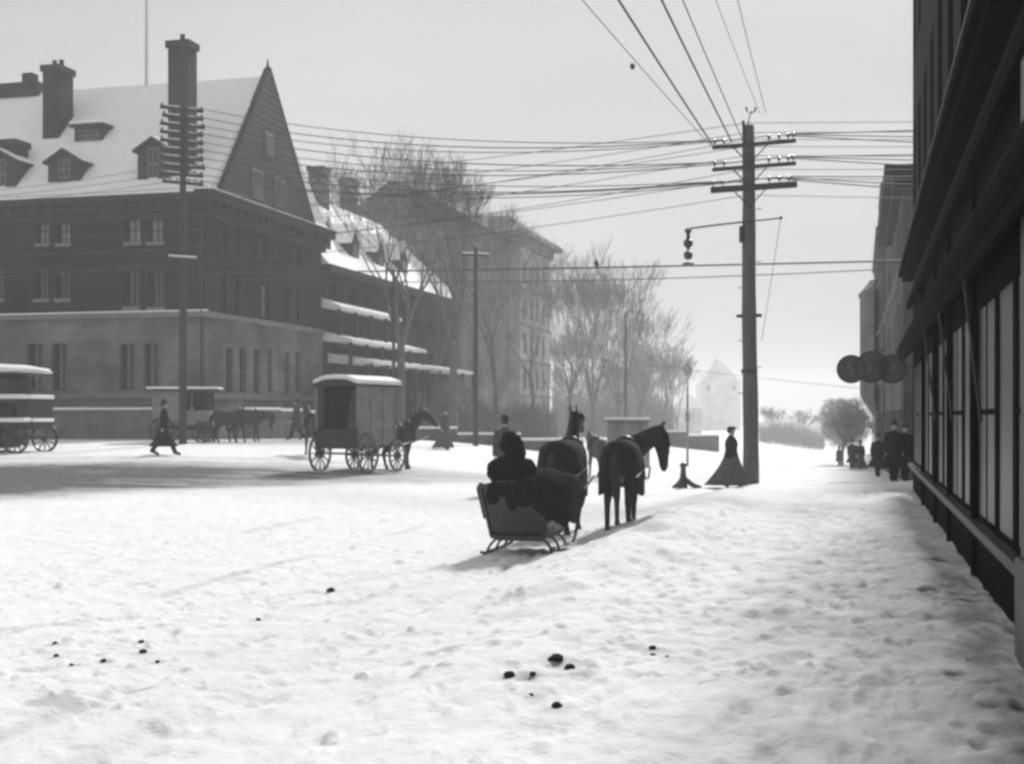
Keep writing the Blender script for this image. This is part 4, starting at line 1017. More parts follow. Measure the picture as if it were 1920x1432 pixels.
# left-going wires: telephone pole arms -> big pole arms
E_ = {}
for k, f, p in arm_ends: E_.setdefault(k, []).append((f, p))
GL = 'wires strung between the telephone pole and the big utility pole'
tg = [(0, .03, 0, 'top left tip'), (0, .14, 1, 'top inner left pin'), (0, .68, 2, 'top first right pin'), (1, .03, 3, 'middle left tip'), (1, .14, 4, 'middle inner left pin'),
      (1, .80, 5, 'middle second right pin'), (2, .03, 6, 'lowest left tip'), (2, .14, 7, 'lowest inner left pin'), (2, .68, 8, 'lowest first right pin'), (2, .80, 9, 'lowest second right pin')]
for k, f, j, nm in tg:
    p = [q_[1] for q_ in E_[k] if q_[0] == f][0]; Lp = larms[j] + Vector((.1, 0, 0))
    wire('sagging wire from the telephone pole to the big pole\'s %s' % nm, Lp, p, .55+.12*(j % 3), .015 + .003*(j % 2), GL)
    # on to the left edge
GE = 'wires running left from the telephone pole in front of the mansion'
for j in (7, 8, 9):
    a = larms[j]; b = P3(-160, 305+j*9, 60)
    wire('thin wire in front of the mansion roof, %s of three leaving the telephone pole' % ('top', 'middle', 'lowest')[j-7], b, a, .2, .011, GE)
GR = 'wires running right from the big utility pole past the shop corner'
for i, (k, f, py) in enumerate(((0, .97, 240), (0, .91, 254), (0, .80, 266), (1, .97, 286), (1, .91, 298), (1, .80, 310), (2, .91, 328), (2, .80, 346), (2, .68, 356))):
    p = [q_[1] for q_ in E_[k] if q_[0] == f][0]
    b = P3(1760, py, 37.0); b = p + (b-p)*2.6
    nm = ['highest', 'second', 'third', 'fourth', 'fifth', 'sixth', 'seventh', 'eighth', 'lowest'][i]
    wire('taut wire right of the big pole, %s of nine' % nm, p, b, .05, .017, GR)
for i in range(8):
    nm = ['highest', 'second', 'third', 'fourth', 'fifth', 'sixth', 'seventh', 'lowest'][i]
    wire('faint wire behind the pole crossarms crossing the middle sky, %s of eight' % nm, P3(-120, 372+i*19+(i % 3)*4, 60), P3(1400, (231, 249, 262, 275, 292, 318, 335, 366)[i], 39.2), .5+.15*(i % 3), .011, 'faint wires crossing the middle sky', via=P3(1830, (228, 247, 262, 276, 294, 318, 338, 374)[i], 38.6))
# heavy feeder wires crossing at mid height
wire('thick upper trolley feeder crossing the whole street', P3(380, 512, 53), P3(1800, 486, 37.4), .06, .028, 'trolley feeders crossing the street', 24)
wire('thinner lower trolley feeder crossing the whole street', P3(372, 520, 53.2), P3(1800, 497, 37.4), .32, .016, 'trolley feeders crossing the street', 24)
wire('pale wire in front of the mansion wall left of the telephone pole', P3(-150, 520, 58), P3(322, 487, 52), .25, .02, 'trolley feeders crossing the street')
wire('low faint wire above the left snow leading to the street lamp', P3(1000, 655, 60), P3(1760, 742, 37.4), .1, .007, 'trolley feeders crossing the street')
for px, py, nm in ((1118, 496, 'small dark clip on the trolley feeder in the middle of the street'),):
    p = P3(px, py, 45.5); q = MB(); q.lathe([(.02, -.15), (.05, -.05), (.09, .03), (.05, .12), (.01, .17)], (0, 0, 0), 8); o = q.build('wire_clip', M['iron'], None, loc=p); tag(o, nm, 'wire clip')
# wires fanning from the pole over the camera's left
GU = 'wires fanning up from the big utility pole to the top of the picture'
for i, (sx_, sy_, tx, r, nm) in enumerate(((1333, 274, 1100, .010, 'leftmost faint'), (1336, 272, 1166, .024, 'second from left and thickest'), (1372, 266, 1245, .022, 'third from left, thick'),
                                    (1392, 262, 1284, .013, 'fourth from left, thin'), (1425, 214, 1345, .007, 'fifth from left, very faint'), (1436, 212, 1385, .009, 'rightmost faint'))):
    p = P3(sx_, sy_, Yp-.3); hgt = p.z-HC; Y0 = hgt*FPX/HY; e = P3(tx, 0, Y0+.6); e2 = p+(e-p)*2.2
    wire('%s of the wires fanning upward from the big pole' % nm, p, e2, .10, r, GU, 20)
p = P3(1186, 125, 29.6); q = MB(); q.lathe([(.02, -.07), (.055, -.03), (.055, .04), (.02, .07)], (0, 0, 0), 8); o = q.build('wire_clip', M['iron'], None, loc=p); tag(o, 'small dark clip high on the leftmost fanning wire', 'wire clip')
wire('thin guy wire slanting down from the lamp arm tip right of the big pole', P3(1464, 410, Yp-.5), P3(1428, 640, Yp-.2), 0, .008, None)

# ================================================================== PEOPLE
def person(label, px, Y, h=1.72, face=0.0, kind='man', stride=.3, coat='coat', group=None, sit=False, loc=None, hat='bowler', hem=None, flare=1.0, bulk=1.0, carry=False, legs='coat', lean=0):
    x, y, z = gpos(px, Y) if loc is None else loc
    r = thing('person', label, 'person', (x, y, z), face, group); k = h/1.75
    S = lambda *p: tuple(Vector(p)*k)
    st_ = stride; b = MB(); L_ = [(0, 0, .92), (0, 0, 1.1), (0, .0, 1.3), (0, .0, 1.43), (0, .0, 1.5), (0, .01, 1.56)]
    b.limb([S(*p) for p in L_], [(.16*k, .11*k), (.13*k, .10*k), (.17*k, .12*k), (.15*k, .09*k), (.06*k, .06*k), (.055*k, .055*k)], 12)
    b.loft([(S(0, .02, 1.535), S(.03, 0, 0), S(0, .035, 0)), (S(0, .02, 1.57), S(.055, 0, 0), S(0, .075, 0)), (S(0, .01, 1.62), S(.07, 0, 0), S(0, .09, 0)), (S(0, .0, 1.68), S(.076, 0, 0), S(0, .097, 0)),
            (S(0, 0, 1.73), S(.062, 0, 0), S(0, .08, 0)), (S(0, 0, 1.755), S(.03, 0, 0), S(0, .04, 0))], 12)
    b.limb([S(0, .095, 1.66), S(0, .118, 1.63)], [.010*k, .016*k], 6)
    for s_ in (-1, 1): b.limb([S(s_*.075, 0, 1.66), S(s_*.082, -.012, 1.64)], [.016*k, .014*k], 6)
    sl = MB()
    for s_ in (-1, 1):
        sw = -s_*st_*.35
        if sit: ar = [(s_*.19, 0, 1.40), (s_*.25, .1, 1.15), (s_*.15, .36, 1.12)]
        elif carry: ar = [(s_*.19, 0, 1.40), (s_*.25, .02, 1.13), (s_*.10, .22, 1.1)]
        else: ar = [(s_*.19, 0, 1.41), (s_*.235, sw*.5-.02, 1.13), (s_*.235, sw+.03, .90)]
        b.limb([S(*p) for p in ar], [.05*k, .042*k, .028*k], 8)
        sl.limb([S(*p) for p in ar], [.075*bulk*k, .066*bulk*k, .055*bulk*k], 10)
        hd = Vector(ar[2]); d = (Vector(ar[2])-Vector(ar[1])).normalized(); sd_ = Vector((0, 1, 0)) if abs(d.y) < .5 else Vector((1, 0, 0))
        b.limb([S(*hd), S(*(hd+d*.09))], [(.038*k, .018*k), (.040*k, .018*k)], 8, side=sd_)
        for fi, (o_, ln) in enumerate(((-.03, .065), (-.01, .078), (.012, .072), (.032, .055))):
            p0 = hd+d*.085+sd_*o_; inn = Vector((-s_, 0, 0))
            b.limb([S(*p0), S(*(p0+d*ln*.5+inn*.004)), S(*(p0+d*ln+inn*.02))], [.0095*k, .009*k, .0075*k], 6)
        p0 = hd+d*.03+sd_*.035; b.limb([S(*p0), S(*(p0+sd_*.03+d*.03)), S(*(p0+sd_*.035+d*.06))], [.012*k, .011*k, .009*k], 6)
    tr = MB()
    for s_ in (-1, 1):
        f = s_*st_
        if sit: lg = [(s_*.09, 0, .93), (s_*.12, .42, .93), (s_*.12, .46, .50), (s_*.12, .58, .47)]
        else: lg = [(s_*.08, 0, .92), (s_*.09, f*.45+.03, .5), (s_*.09, f-(.05 if f < 0 else 0), .09+(.05 if f < 0 else 0)), (s_*.09, f+.15, .035)]
        b.limb([S(*p) for p in lg], [.085*k, .058*k, .042*k, .035*k], 10)
        tr.limb([S(*p) for p in lg[:3]], [.105*k, .085*k, .075*k], 10); tr.limb([S(*lg[2]), S(*lg[3])], [.058*k, .05*k], 8)
    b.build('body', M['skin'], r, remesh=.009)
    tr.build('trousers', M[legs], r, remesh=.016)
    c = sl; hm = hem if hem is not None else (.08 if kind == 'woman' else .42); fl = (.36 if kind == 'woman' else .25)*flare
    top_ = [((0, 0, 1.50), .07, .07), ((0, 0, 1.46), .13, .09), ((0, 0, 1.40), .205, .125), ((0, .005, 1.28), .20, .145), ((0, 0, 1.10), .155, .13), ((0, 0, .95), .19, .155)]
    skirt_ = [((0, -.01, .80), .19+.05*fl*2, .16+.1*fl), ((0, -.02, hm+.25*(0.8-hm)), .15+fl*.72, .13+fl*.75), ((0, -.02, hm), .13+fl, .13+fl*1.1), ((0, -.02, hm-.015), .10+fl, .10+fl)]
    if sit: skirt_ = [((0, .05, .82), .24, .25), ((0, .1, .78), .22, .26)]
    c.loft([(S(*p), S(a*bulk, 0, 0), S(0, bb_*bulk, 0)) for p, a, bb_ in top_ + (skirt_ if (kind == 'man' or sit) else [((0, 0, .90), .21, .17)])], 18)
    c.loft([(S(0, 0, 1.43), S(.08, 0, 0), S(0, .085, 0)), (S(0, -.01, 1.54), S(.085, 0, 0), S(0, .085, 0))], 12)
    c.build('coat', M[coat], r, remesh=.016)
    if kind == 'woman' and not sit:
        q = MB(); rg = []
        for j in range(9):
            f = j/8; zz = 1.02-(1.02-hm)*f; w_ = .15*bulk+.02+(fl-.02)*f**1.2; rg.append((zz, w_))
        n = 40; vs = []
        for zz, w_ in rg:
            for i in range(n):
                q_ = 6.283*i/n; pl = 1+.06*math.sin(q_*9+zz*3)*((.98-zz)/.9); dep = .85+.45*((.98-zz)/.9)
                vs.append(S(math.cos(q_)*w_*pl, math.sin(q_)*w_*pl*dep-.10*((.98-zz)/.9)**2, zz))
        fs_ = [(j*n+i, j*n+(i+1) % n, (j+1)*n+(i+1) % n, (j+1)*n+i) for j in range(8) for i in range(n)]+[tuple(range(n)), tuple(range(9*n-1, 8*n-1, -1))]
        q.add(vs, fs_); q.build('skirt', M['skirt'], r, smooth=True)
    q = MB()
    if kind == 'woman': q.loft([(S(0, -.03, 1.60), S(.07, 0, 0), S(0, .07, 0)), (S(0, -.03, 1.68), S(.092, 0, 0), S(0, .10, 0)), (S(0, -.03, 1.75), S(.08, 0, 0), S(0, .09, 0)), (S(0, -.02, 1.79), S(.04, 0, 0), S(0, .05, 0))], 12)
    else: q.loft([(S(0, -.03, 1.60), S(.07, 0, 0), S(0, .07, 0)), (S(0, -.015, 1.67), S(.081, 0, 0), S(0, .09, 0)), (S(0, -.01, 1.73), S(.072, 0, 0), S(0, .086, 0))], 12)
    q.build('hair', M['hair'], r, smooth=True)
    q = MB()
    if hat == 'bowler': q.lathe([(.15, 1.70), (.145, 1.715), (.095, 1.72), (.095, 1.77), (.085, 1.82), (.05, 1.845), (.01, 1.85)], (0, 0, 0), 16, 1, 1.15)
    elif hat == 'fur': q.lathe([(.12, 1.66), (.15, 1.70), (.16, 1.76), (.14, 1.83), (.09, 1.87), (.02, 1.88)], (0, 0, 0), 16, 1, 1.1)
    elif hat == 'wide': q.lathe([(.08, 1.72), (.19, 1.735), (.20, 1.75), (.11, 1.77), (.13, 1.83), (.09, 1.88), (.01, 1.89)], (0, 0, 0), 16, 1, 1.1)
    elif hat == 'cap': q.lathe([(.10, 1.70), (.115, 1.74), (.10, 1.79), (.02, 1.80)], (0, .01, 0), 14, 1, 1.15)
    q.v = [tuple(Vector(v)*k) for v in q.v]
    if q.v: q.build('hat', M['fur' if hat == 'fur' else 'hair'], r, smooth=True)
    return r
A_ = R(-90)  # facing right (+x)
person('man in a long black overcoat striding right in front of the covered cab', 308, 43.75, 1.74, R(-70), stride=.34, hem=.30, flare=1.3)
person('woman in a flared grey skirt and dark jacket walking right beside the big utility pole', 1371, 36.4, 1.62, R(-100), kind='woman', flare=.92, bulk=1.35, stride=.25, hat='cap', coat='coat')
person('figure in a long dark skirt standing alone left of the slender crossarm pole', 834, 56, 1.66, R(-120), kind='woman', coat='coat_grey', stride=.1, hat='cap', flare=.7)
person('dark-coated man walking at the rear of the delivery wagon near the mansion corner', 556, 58, 1.7, R(80), stride=.33, coat='coat_grey', hem=.5)
person('man in a bowler hat standing in the street just beyond the sleigh driver', 947, 33, 1.86, R(10), coat='coat_grey', stride=.1, hem=.45)
person('dark figure, left one of the two close walkers under the disc sign', 1598, 78, 1.72, R(170), stride=.2)
person('dark figure, right one of the two close walkers under the disc sign', 1613, 79, 1.68, R(10), stride=.2, kind='woman', flare=.7)
person('broad man in black walking alone between the distant couple and the shop', 1646, 57, 1.76, R(175), stride=.3, bulk=1.2)
person('man in black standing closest to the shop front, partly hidden in its shade', 1676, 40, 1.75, R(175), stride=.2, bulk=1.1)
person('stooping man in black right against the shop wall', 1697, 41.5, 1.72, R(190), stride=.1, bulk=1.2, hat='cap')
person('faint small figure on the snow left of the distant couple', 1573, 92, 1.3, R(20), stride=.1, coat='coat_grey')

# short post at the walker's left
hx, hy, hz = gpos(1281, 36.6)
hp = thing('hitching_post', 'short dark hitching post with a spread base in the snow left of the skirted woman', 'hitching post', (hx, hy, hz), R(10))
q = MB(); q.lathe([(.13, -.1), (.115, .12), (.095, .3), (.075, .45), (.07, .58), (.095, .6), (.095, .66), (.04, .71)], (0, 0, 0), 14); q.build('post', M['carriage'], hp, smooth=True)
q = MB()
for a, l_ in ((0, .5), (2.4, .3), (4.1, .36)):
    q.limb([(0, 0, .3), (math.cos(a)*l_*.5, math.sin(a)*l_*.5, .1), (math.cos(a)*l_, math.sin(a)*l_, .02)], [.07, .075, .05], 8)
q.build('foot', M['carriage'], hp, remesh=.02)

# ================================================================== HORSES
def horse(label, x, y, head, m='horse', k=1.0, neck_yaw=0.0, neck_pitch=0.0, step=.12, blanket=False, harness=True, group=None, z=None, vx=.016, head_low=0.0):
    z = gz(x, y)-.02 if z is None else z
    r = thing('horse', label, 'horse', (x, y, z), head, group)
    S = lambda *p: tuple(Vector(p)*k)
    b = MB()
    b.limb([S(*p) for p in ((-.78, 0, 1.16), (-.66, 0, 1.20), (-.45, 0, 1.22), (-.15, 0, 1.15), (.15, 0, 1.11), (.42, 0, 1.14), (.6, 0, 1.14), (.72, 0, 1.12))],
           [(.12*k, .17*k), (.24*k, .27*k), (.30*k, .31*k), (.31*k, .31*k), (.30*k, .33*k), (.26*k, .34*k), (.21*k, .28*k), (.12*k, .18*k)], 16, side=(0, 1, 0))
    b.limb([S(.30, 0, 1.36), S(.42, 0, 1.42), S(.55, 0, 1.36)], [(.08*k, .10*k), (.09*k, .12*k), (.08*k, .1*k)], 10, side=(0, 1, 0))   # withers
    for s_ in (-1, 1): b.limb([S(-.55, s_*.12, 1.25), S(-.66, s_*.14, 1.05)], [.17*k, .14*k], 10)
    # neck and head, turned by neck_yaw about the withers
    Rz = Matrix.Rotation(neck_yaw, 3, 'Z'); Ry = Matrix.Rotation(-neck_pitch, 3, 'Y'); piv = Vector((.5, 0, 1.25))
    def N(p, f=1.0):
        v = Vector(p)-piv; v = Matrix.Rotation(neck_yaw*f, 3, 'Z') @ (Matrix.Rotation(-neck_pitch, 3, 'Y') @ v); return tuple((v+piv)*k)
    sdv = Rz @ Vector((0, 1, 0))
    b.limb([S(.42, 0, 1.22), N((.62, 0, 1.42), .45), N((.80, 0, 1.62), .8), N((.93, 0, 1.80)), N((.98, 0, 1.88))], [(.17*k, .30*k), (.135*k, .25*k), (.105*k, .19*k), (.09*k, .15*k), (.08*k, .11*k)], 14, side=sdv)
    hd = [(.93, 0, 1.87), (1.03, 0, 1.80), (1.13, 0, 1.68), (1.26, 0, 1.50), (1.35, 0, 1.37), (1.38, 0, 1.32)]
    hl = head_low
    def H(p): v = Vector(p)-Vector(hd[0]); v = Matrix.Rotation(hl, 3, 'Y') @ v; return N(tuple(v+Vector(hd[0])))
    b.limb([H(p) for p in hd], [(.08*k, .10*k), (.095*k, .145*k), (.09*k, .15*k), (.062*k, .10*k), (.057*k, .078*k), (.048*k, .055*k)], 14, side=sdv)
    for s_ in (-1, 1):
        b.loft([(H((.94, s_*.045, 1.93)), Rz @ Vector((.03*k, 0, 0)), Rz @ Vector((0, .022*k, 0))), (H((.955, s_*.06, 2.0)), Rz @ Vector((.034*k, 0, 0)), Rz @ Vector((0, .022*k, 0))), (H((.975, s_*.055, 2.09)), Rz @ Vector((.006*k, 0, 0)), Rz @ Vector((0, .006*k, 0)))], 8)
    for j, s_ in enumerate((-1, 1)):
        f = step*s_
        b.limb([S(.48, s_*.15, 1.1), S(.45+f*.3, s_*.16, .86), S(.46+f*.8, s_*.16, .52), S(.455+f*.9, s_*.16, .44), S(.45+f*1.15, s_*.16, .17), S(.47+f*1.2, s_*.16, .10)], [(.10*k, .16*k), (.085*k, .115*k), (.062*k, .07*k), (.052*k, .06*k), (.042*k, .048*k), (.05*k, .056*k)], 10, side=(0, 1, 0))
        g = -step*s_
        b.limb([S(-.55, s_*.14, 1.12), S(-.47+g*.3, s_*.17, .88), S(-.58+g*.5, s_*.165, .68), S(-.72+g*.7, s_*.16, .52), S(-.71+g*.85, s_*.16, .44), S(-.68+g*1.1, s_*.16, .17), S(-.65+g*1.2, s_*.16, .10)], [(.12*k, .22*k), (.10*k, .16*k), (.08*k, .115*k), (.058*k, .08*k), (.052*k, .062*k), (.043*k, .05*k), (.05*k, .058*k)], 10, side=(0, 1, 0))
    b.build('body', M[m], r, remesh=vx)
    for s_ in (-1, 1):
        f, g = step*s_, -step*s_
        for cx in (.485+f*1.2, -.635+g*1.2):
            q = MB(); q.lathe([(.065, -.01), (.058, .05), (.048, .10)], (0, 0, 0), 10, 1.1, 1); q.v = [(v[0]*k+cx*k, v[1]*k+s_*.16*k, v[2]*k) for v in q.v]; q.build('hoof', M['leather'], r)
    q = MB()                   # mane and tail
    for i in range(16):
        f = i/15; p = Vector(N((.50+.46*f, 0, 1.50+.44*f), .3+.7*f)); o_ = sdv*(-.05*k if i % 2 else -.065*k)
        q.limb([p, p+o_*.7+Vector((-.03, 0, -.04))*k, p+o_*1.3+Vector((-.03, 0, -.2))*k], [.03*k, .035*k, .012*k], 6)
    q.build('mane', M['hair'], r, remesh=.014)
    q = MB(); q.limb([S(-.80, 0, 1.30), S(-.90, 0, 1.20), S(-.93, .01, .95), S(-.90, .0, .65), S(-.88, 0, .5)], [.035*k, .05*k, .075*k, .065*k, .02*k], 10); q.build('tail', M['hair'], r, smooth=True)
    if harness:
        h = thing_part = None
        q = MB()
        def ring(cx, cz, ra, rb, tilt=0, w=.04, c0=None):
            P_ = []
            for i in range(21):
                a = 6.283*i/20; P_.append(Vector((cx+tilt*math.sin(a), ra*math.cos(a), cz+rb*math.sin(a)))*k)
            for i in range(20): q.bar(P_[i], P_[i+1], w*k, .02*k, up=(1, 0, 0))
        ring(.05, 1.13, .335, .36, 0, .07)
        q.build('girth', M['leather'], r)
        q = MB(); P_ = []
        for i in range(21):
            a = 6.283*i/20; P_.append(Vector((.56-.13*math.sin(a), .235*math.cos(a), 1.24+.34*math.sin(a)))*k)
        q.limb(P_, [.045*k]*21, 8, round_=False); q.build('collar', M['leather'], r, smooth=True)
        q = MB()
        for s_ in (-1, 1):
            q.bar(S(.52, s_*.29, 1.18), S(.05, s_*.36, 1.08), .04*k, .012*k); q.bar(S(.05, s_*.36, 1.08), S(-.85, s_*.33, .95), .04*k, .012*k); q.bar(S(-.3, s_*.335, 1.1), S(-.78, s_*.2, 1.18), .035*k, .012*k)
        q.build('trace', M['leather'], r)
        q = MB()
        for s_ in (-1, 1):
            for a, c in (((.98, s_*.085, 1.88), (1.22, s_*.07, 1.55)),):
                q.bar(H(a), H(c), .025*k, .012*k)
            a = Vector(H((1.06, s_*.10, 1.80))); d = Vector(H((1.14, s_*.12, 1.68))); q.bar(a, d, .02*k, .11*k, up=sdv.cross(d-a))
        q.bar(H((.96, -.08, 1.90)), H((.96, .08, 1.90)), .03*k, .02*k); q.bar(H((1.30, -.07, 1.62)), H((1.30, .07, 1.62)), .03*k, .012*k)
        q.build('bridle', M['leather'], r)
    if blanket:
        q = MB(); rg = []
        for cx, ra, rb, lo in ((-.80, .20, .24, .86), (-.70, .31, .35, .70), (-.3, .36, .36, .62), (.15, .35, .35, .62), (.5, .30, .36, .7)):
            rg.append((cx, ra, rb, lo))
        n = 18; vs = []
        for off in (0, -.03):
            for cx, ra, rb, lo in rg:
                for i in range(n+1):
                    a = math.pi*i/n; yy = (ra+off)*math.cos(a); zz = 1.2+(rb+off)*math.sin(a)
                    if i < 3: zz = lo+(1.2-lo)*i/3; yy = (ra+off)*(1.02+.03*math.sin(cx*14))
                    if i > n-3: zz = lo+(1.2-lo)*(n-i)/3; yy = -(ra+off)*(1.02+.03*math.sin(cx*11))
                    vs.append(S(cx, yy, zz))
        m_ = n+1; fs_ = []; N5 = len(rg)*m_
        for o_ in (0, N5):
            for j in range(len(rg)-1):
                for i in range(n): fs_.append((o_+j*m_+i, o_+j*m_+i+1, o_+(j+1)*m_+i+1, o_+(j+1)*m_+i))
        for i in range(n): fs_.append((i, i+1, N5+i+1, N5+i)); e = (len(rg)-1)*m_; fs_.append((e+i, e+i+1, N5+e+i+1, N5+e+i))
        for j in range(len(rg)-1): fs_.append((j*m_, (j+1)*m_, N5+(j+1)*m_, N5+j*m_)); fs_.append((j*m_+n, (j+1)*m_+n, N5+(j+1)*m_+n, N5+j*m_+n))
        q.add(vs, fs_); q.build('blanket', M['blanket'], r, smooth=True)
    return r

# ================================================================== THE SLEIGH IN THE MIDDLE
SX, SY = pix(972, 18.6); SZ = gz(SX, SY)
hdg = math.atan2(UY, UX)       # along the street
sl = thing('sleigh', 'dark horse-drawn sleigh with curled dash and high back standing in the middle of the street', 'sleigh', (SX, SY, SZ), hdg)
# local: +x forward, +y left
def flare(z): return .40+.19*max(0, (z-.26)/.78)**.6
prof = [(.0, .26), (-.05, .55), (-.16, 1.0), (.0, 1.06), (.25, 1.0), (.5, .82), (.85, .74), (1.1, .80), (1.3, .98), (1.42, 1.1), (1.5, 1.06), (1.44, .95), (1.36, .6), (1.2, .32), (1.05, .26)]
for s_ in (1, -1):
    q = MB(); n = len(prof); vs = []
    for o_ in (0, -.04):
        vs += [(a, s_*(flare(b)+o_), b) for a, b in prof]
    q.add(vs, [tuple(range(n)), tuple(range(2*n-1, n-1, -1))]+[(i, (i+1) % n, n+(i+1) % n, n+i) for i in range(n)])
    sp_o = q.build('side_panel', M['sleigh_pale' if s_ < 0 else 'sleigh'], sl)  # right panel has a paler base colour than the left
    if s_ < 0: sp_o['label'] = 'right side panel in a paler colour'
    q = MB()
    for i in range(1, 9): q.bar((prof[i][0], s_*flare(prof[i][1]), prof[i][1]), (prof[i+1][0], s_*flare(prof[i+1][1]), prof[i+1][1]), .05, .04, up=(0, 1, 0))
    q.build('rail', M['carriage'], sp_o)
q = MB(); rows = [(.0, .26), (-.03, .38), (-.06, .55), (-.11, .8), (-.16, .98), (-.13, 1.06)]
vs = []; nn = 9
for o_ in (0, .045):
    for a, b in rows:
        for i in range(nn):
            f = -1+2*i/(nn-1); hb = b+(.07*(1-f*f) if b > .9 else (.0 if b > .3 else -.03*(1-f*f))); vs.append((a+o_-.07*(1-f*f)*(b-.26), f*(flare(b)-.045), hb))
fs_ = []
for o_ in (0, len(rows)*nn):
    for j in range(len(rows)-1):
        for i in range(nn-1): fs_.append((o_+j*nn+i, o_+j*nn+i+1, o_+(j+1)*nn+i+1, o_+(j+1)*nn+i))
N_ = len(rows)*nn
for i in range(nn-1): fs_ += [(i, i+1, N_+i+1, N_+i), ((len(rows)-1)*nn+i, (len(rows)-1)*nn+i+1, N_+(len(rows)-1)*nn+i+1, N_+(len(rows)-1)*nn+i)]
q.add(vs, fs_); bk = q.build('back_panel', M['sleigh'], sl, smooth=True)
q = MB()
for f in (-.97, .97): q.bar((-.015, f*flare(.3), .28), (-.18, f*(flare(.98)-.03), 1.0), .035, .035)
q.bar((-.02, -.42, .27), (-.02, .42, .27), .06, .05); q.build('rib', M['carriage'], bk)
q = MB(); q.box(.0, 1.2, -.43, .43, .26, .30); q.build('floor', M['carriage'], sl)
q = MB(); q.box(.02, .5, -.46, .46, .31, .68); q.build('seat', M['leather'], sl, bevel=.03)
q = MB(); q.loft([((1.46, 0, .62), (.03, 0, 0), (0, .5, 0)), ((1.5, 0, .85), (.03, 0, 0), (0, .55, 0)), ((1.56, 0, 1.08), (.03, 0, 0), (0, .58, 0)), ((1.68, 0, 1.14), (.03, 0, 0), (0, .58, 0))], 4)
q.build('dashboard', M['sleigh'], sl)
for s_ in (-1, 1):
    y_ = s_*.50; q = MB()
    pts = [(-.28, y_, .06), (-.1, y_, .03), (.8, y_, .03), (1.5, y_, .05), (1.78, y_, .16), (1.92, y_, .38), (1.86, y_, .56), (1.74, y_, .58)]
    for i in range(len(pts)-1): q.bar(pts[i], pts[i+1], .035, .04, up=(0, 0, 1) if i < 4 else (0, 1, 0))
    rn = q.build('runner', M['iron'], sl)
    for a in (.08, .6, 1.1):
        q = MB(); q.limb([(a+.04, s_*.34, .27), (a, s_*.46, .14), (a-.04, y_, .04)], [.022, .02, .02], 6); q.build('strut', M['iron'], rn)
q = MB()
for a in (.08, .6, 1.1): q.bar((a+.04, -.36, .23), (a+.04, .36, .23), .04, .05)
q.build('cross_beam', M['iron'], sl)
q = MB()
for s_ in (-1, 1): q.limb([(1.5, s_*.42, .42), (2.0, s_*.42, .40), (2.7, s_*.38, .75), (4.05, s_*.36, 1.02)], [.03, .03, .028, .02], 8)
q.bar((2.0, -.5, .42), (2.0, .5, .42), .06, .05); q.build('shaft', M['wood_dark'], sl)

sl.scale = (.93, .93, .93)
def fur_lump(name, label, cat, loc, rz, blobs, m, parent=None, vx=.025):
    q = MB()
    for c, r_ in blobs: q.loft([((c[0], c[1], c[2]+r_[2]*math.sin(a)), (r_[0]*math.cos(a), 0, 0), (0, r_[1]*math.cos(a), 0)) for a in [R(v) for v in (-80, -55, -30, -10, 10, 30, 55, 80)]], 14)
    o = q.build(name, M[m], parent, loc=loc, rz=rz, remesh=vx)
    tx = bpy.data.textures.new(name, 'CLOUDS'); tx.noise_scale = .09; tx.noise_depth = 3
    d = o.modifiers.new('fur', 'DISPLACE'); d.texture = tx; d.strength = .06; d.mid_level = .5
    if label: tag(o, label, cat)
    return o
fur_lump('fur_robe', 'black fur robe hanging over the right side and back of the sleigh', 'robe', (SX, SY, SZ), hdg,
         [((-.14, .15, 1.0), (.12, .3, .12)), ((-.17, .36, .92), (.07, .10, .18)), ((-.2, .05, .86), (.06, .10, .2)), ((.12, -.30, 1.0), (.28, .34, .22)), ((-.02, -.50, .90), (.22, .20, .30)), ((.05, -.60, .78), (.22, .13, .30)), ((.3, -.62, .9), (.3, .12, .28)), ((.35, -.3, 1.0), (.35, .3, .2)), ((-.15, -.42, .92), (.10, .22, .30)), ((-.16, -.12, .95), (.12, .25, .22)), ((-.12, -.5, .72), (.12, .12, .2)), ((.2, -.66, .62), (.2, .08, .2))], 'fur')
fur_lump('fur_robe', 'brown fur lap robe bulging over the front right of the sleigh', 'robe', (SX, SY, SZ), hdg,
         [((.8, -.25, 1.02), (.38, .38, .26)), ((.95, -.64, .85), (.36, .18, .32)), ((.6, -.62, 1.0), (.25, .2, .22)), ((1.05, -.62, .66), (.24, .12, .26)), ((.85, .2, .9), (.35, .3, .2)), ((1.25, -.5, .95), (.22, .2, .22))], 'fur_brown')
drv = person('sleigh driver in a bulky black fur coat and round fur hat, seen from behind', 0, 0, 1.7, hdg-math.pi/2, sit=True, coat='fur', hat='fur', bulk=1.45, loc=(SX+UX*.24-VX*.16, SY+UY*.24-VY*.16, SZ-.16))
_h = fur_lump('fur_collar', None, None, None, 0, [((0, -.03, 1.42), (.30, .20, .13)), ((-.2, 0, 1.33), (.16, .18, .18)), ((.2, 0, 1.33), (.16, .18, .18)), ((0, -.12, 1.2), (.26, .12, .22))], 'fur', drv)
_h.location = (0, 0, 0)
_h2 = fur_lump('fur_hood', None, None, None, 0, [((.0, 0, 1.70), (.17, .18, .16)), ((.05, -.02, 1.58), (.16, .16, .12)), ((-.04, 0, 1.80), (.11, .12, .09))], 'fur', drv)
_h2.location = (0, 0, 0)

for o_ in list(col.objects):
    if o_.name.startswith('fur_robe'): o_.scale = (.93, .93, .93)
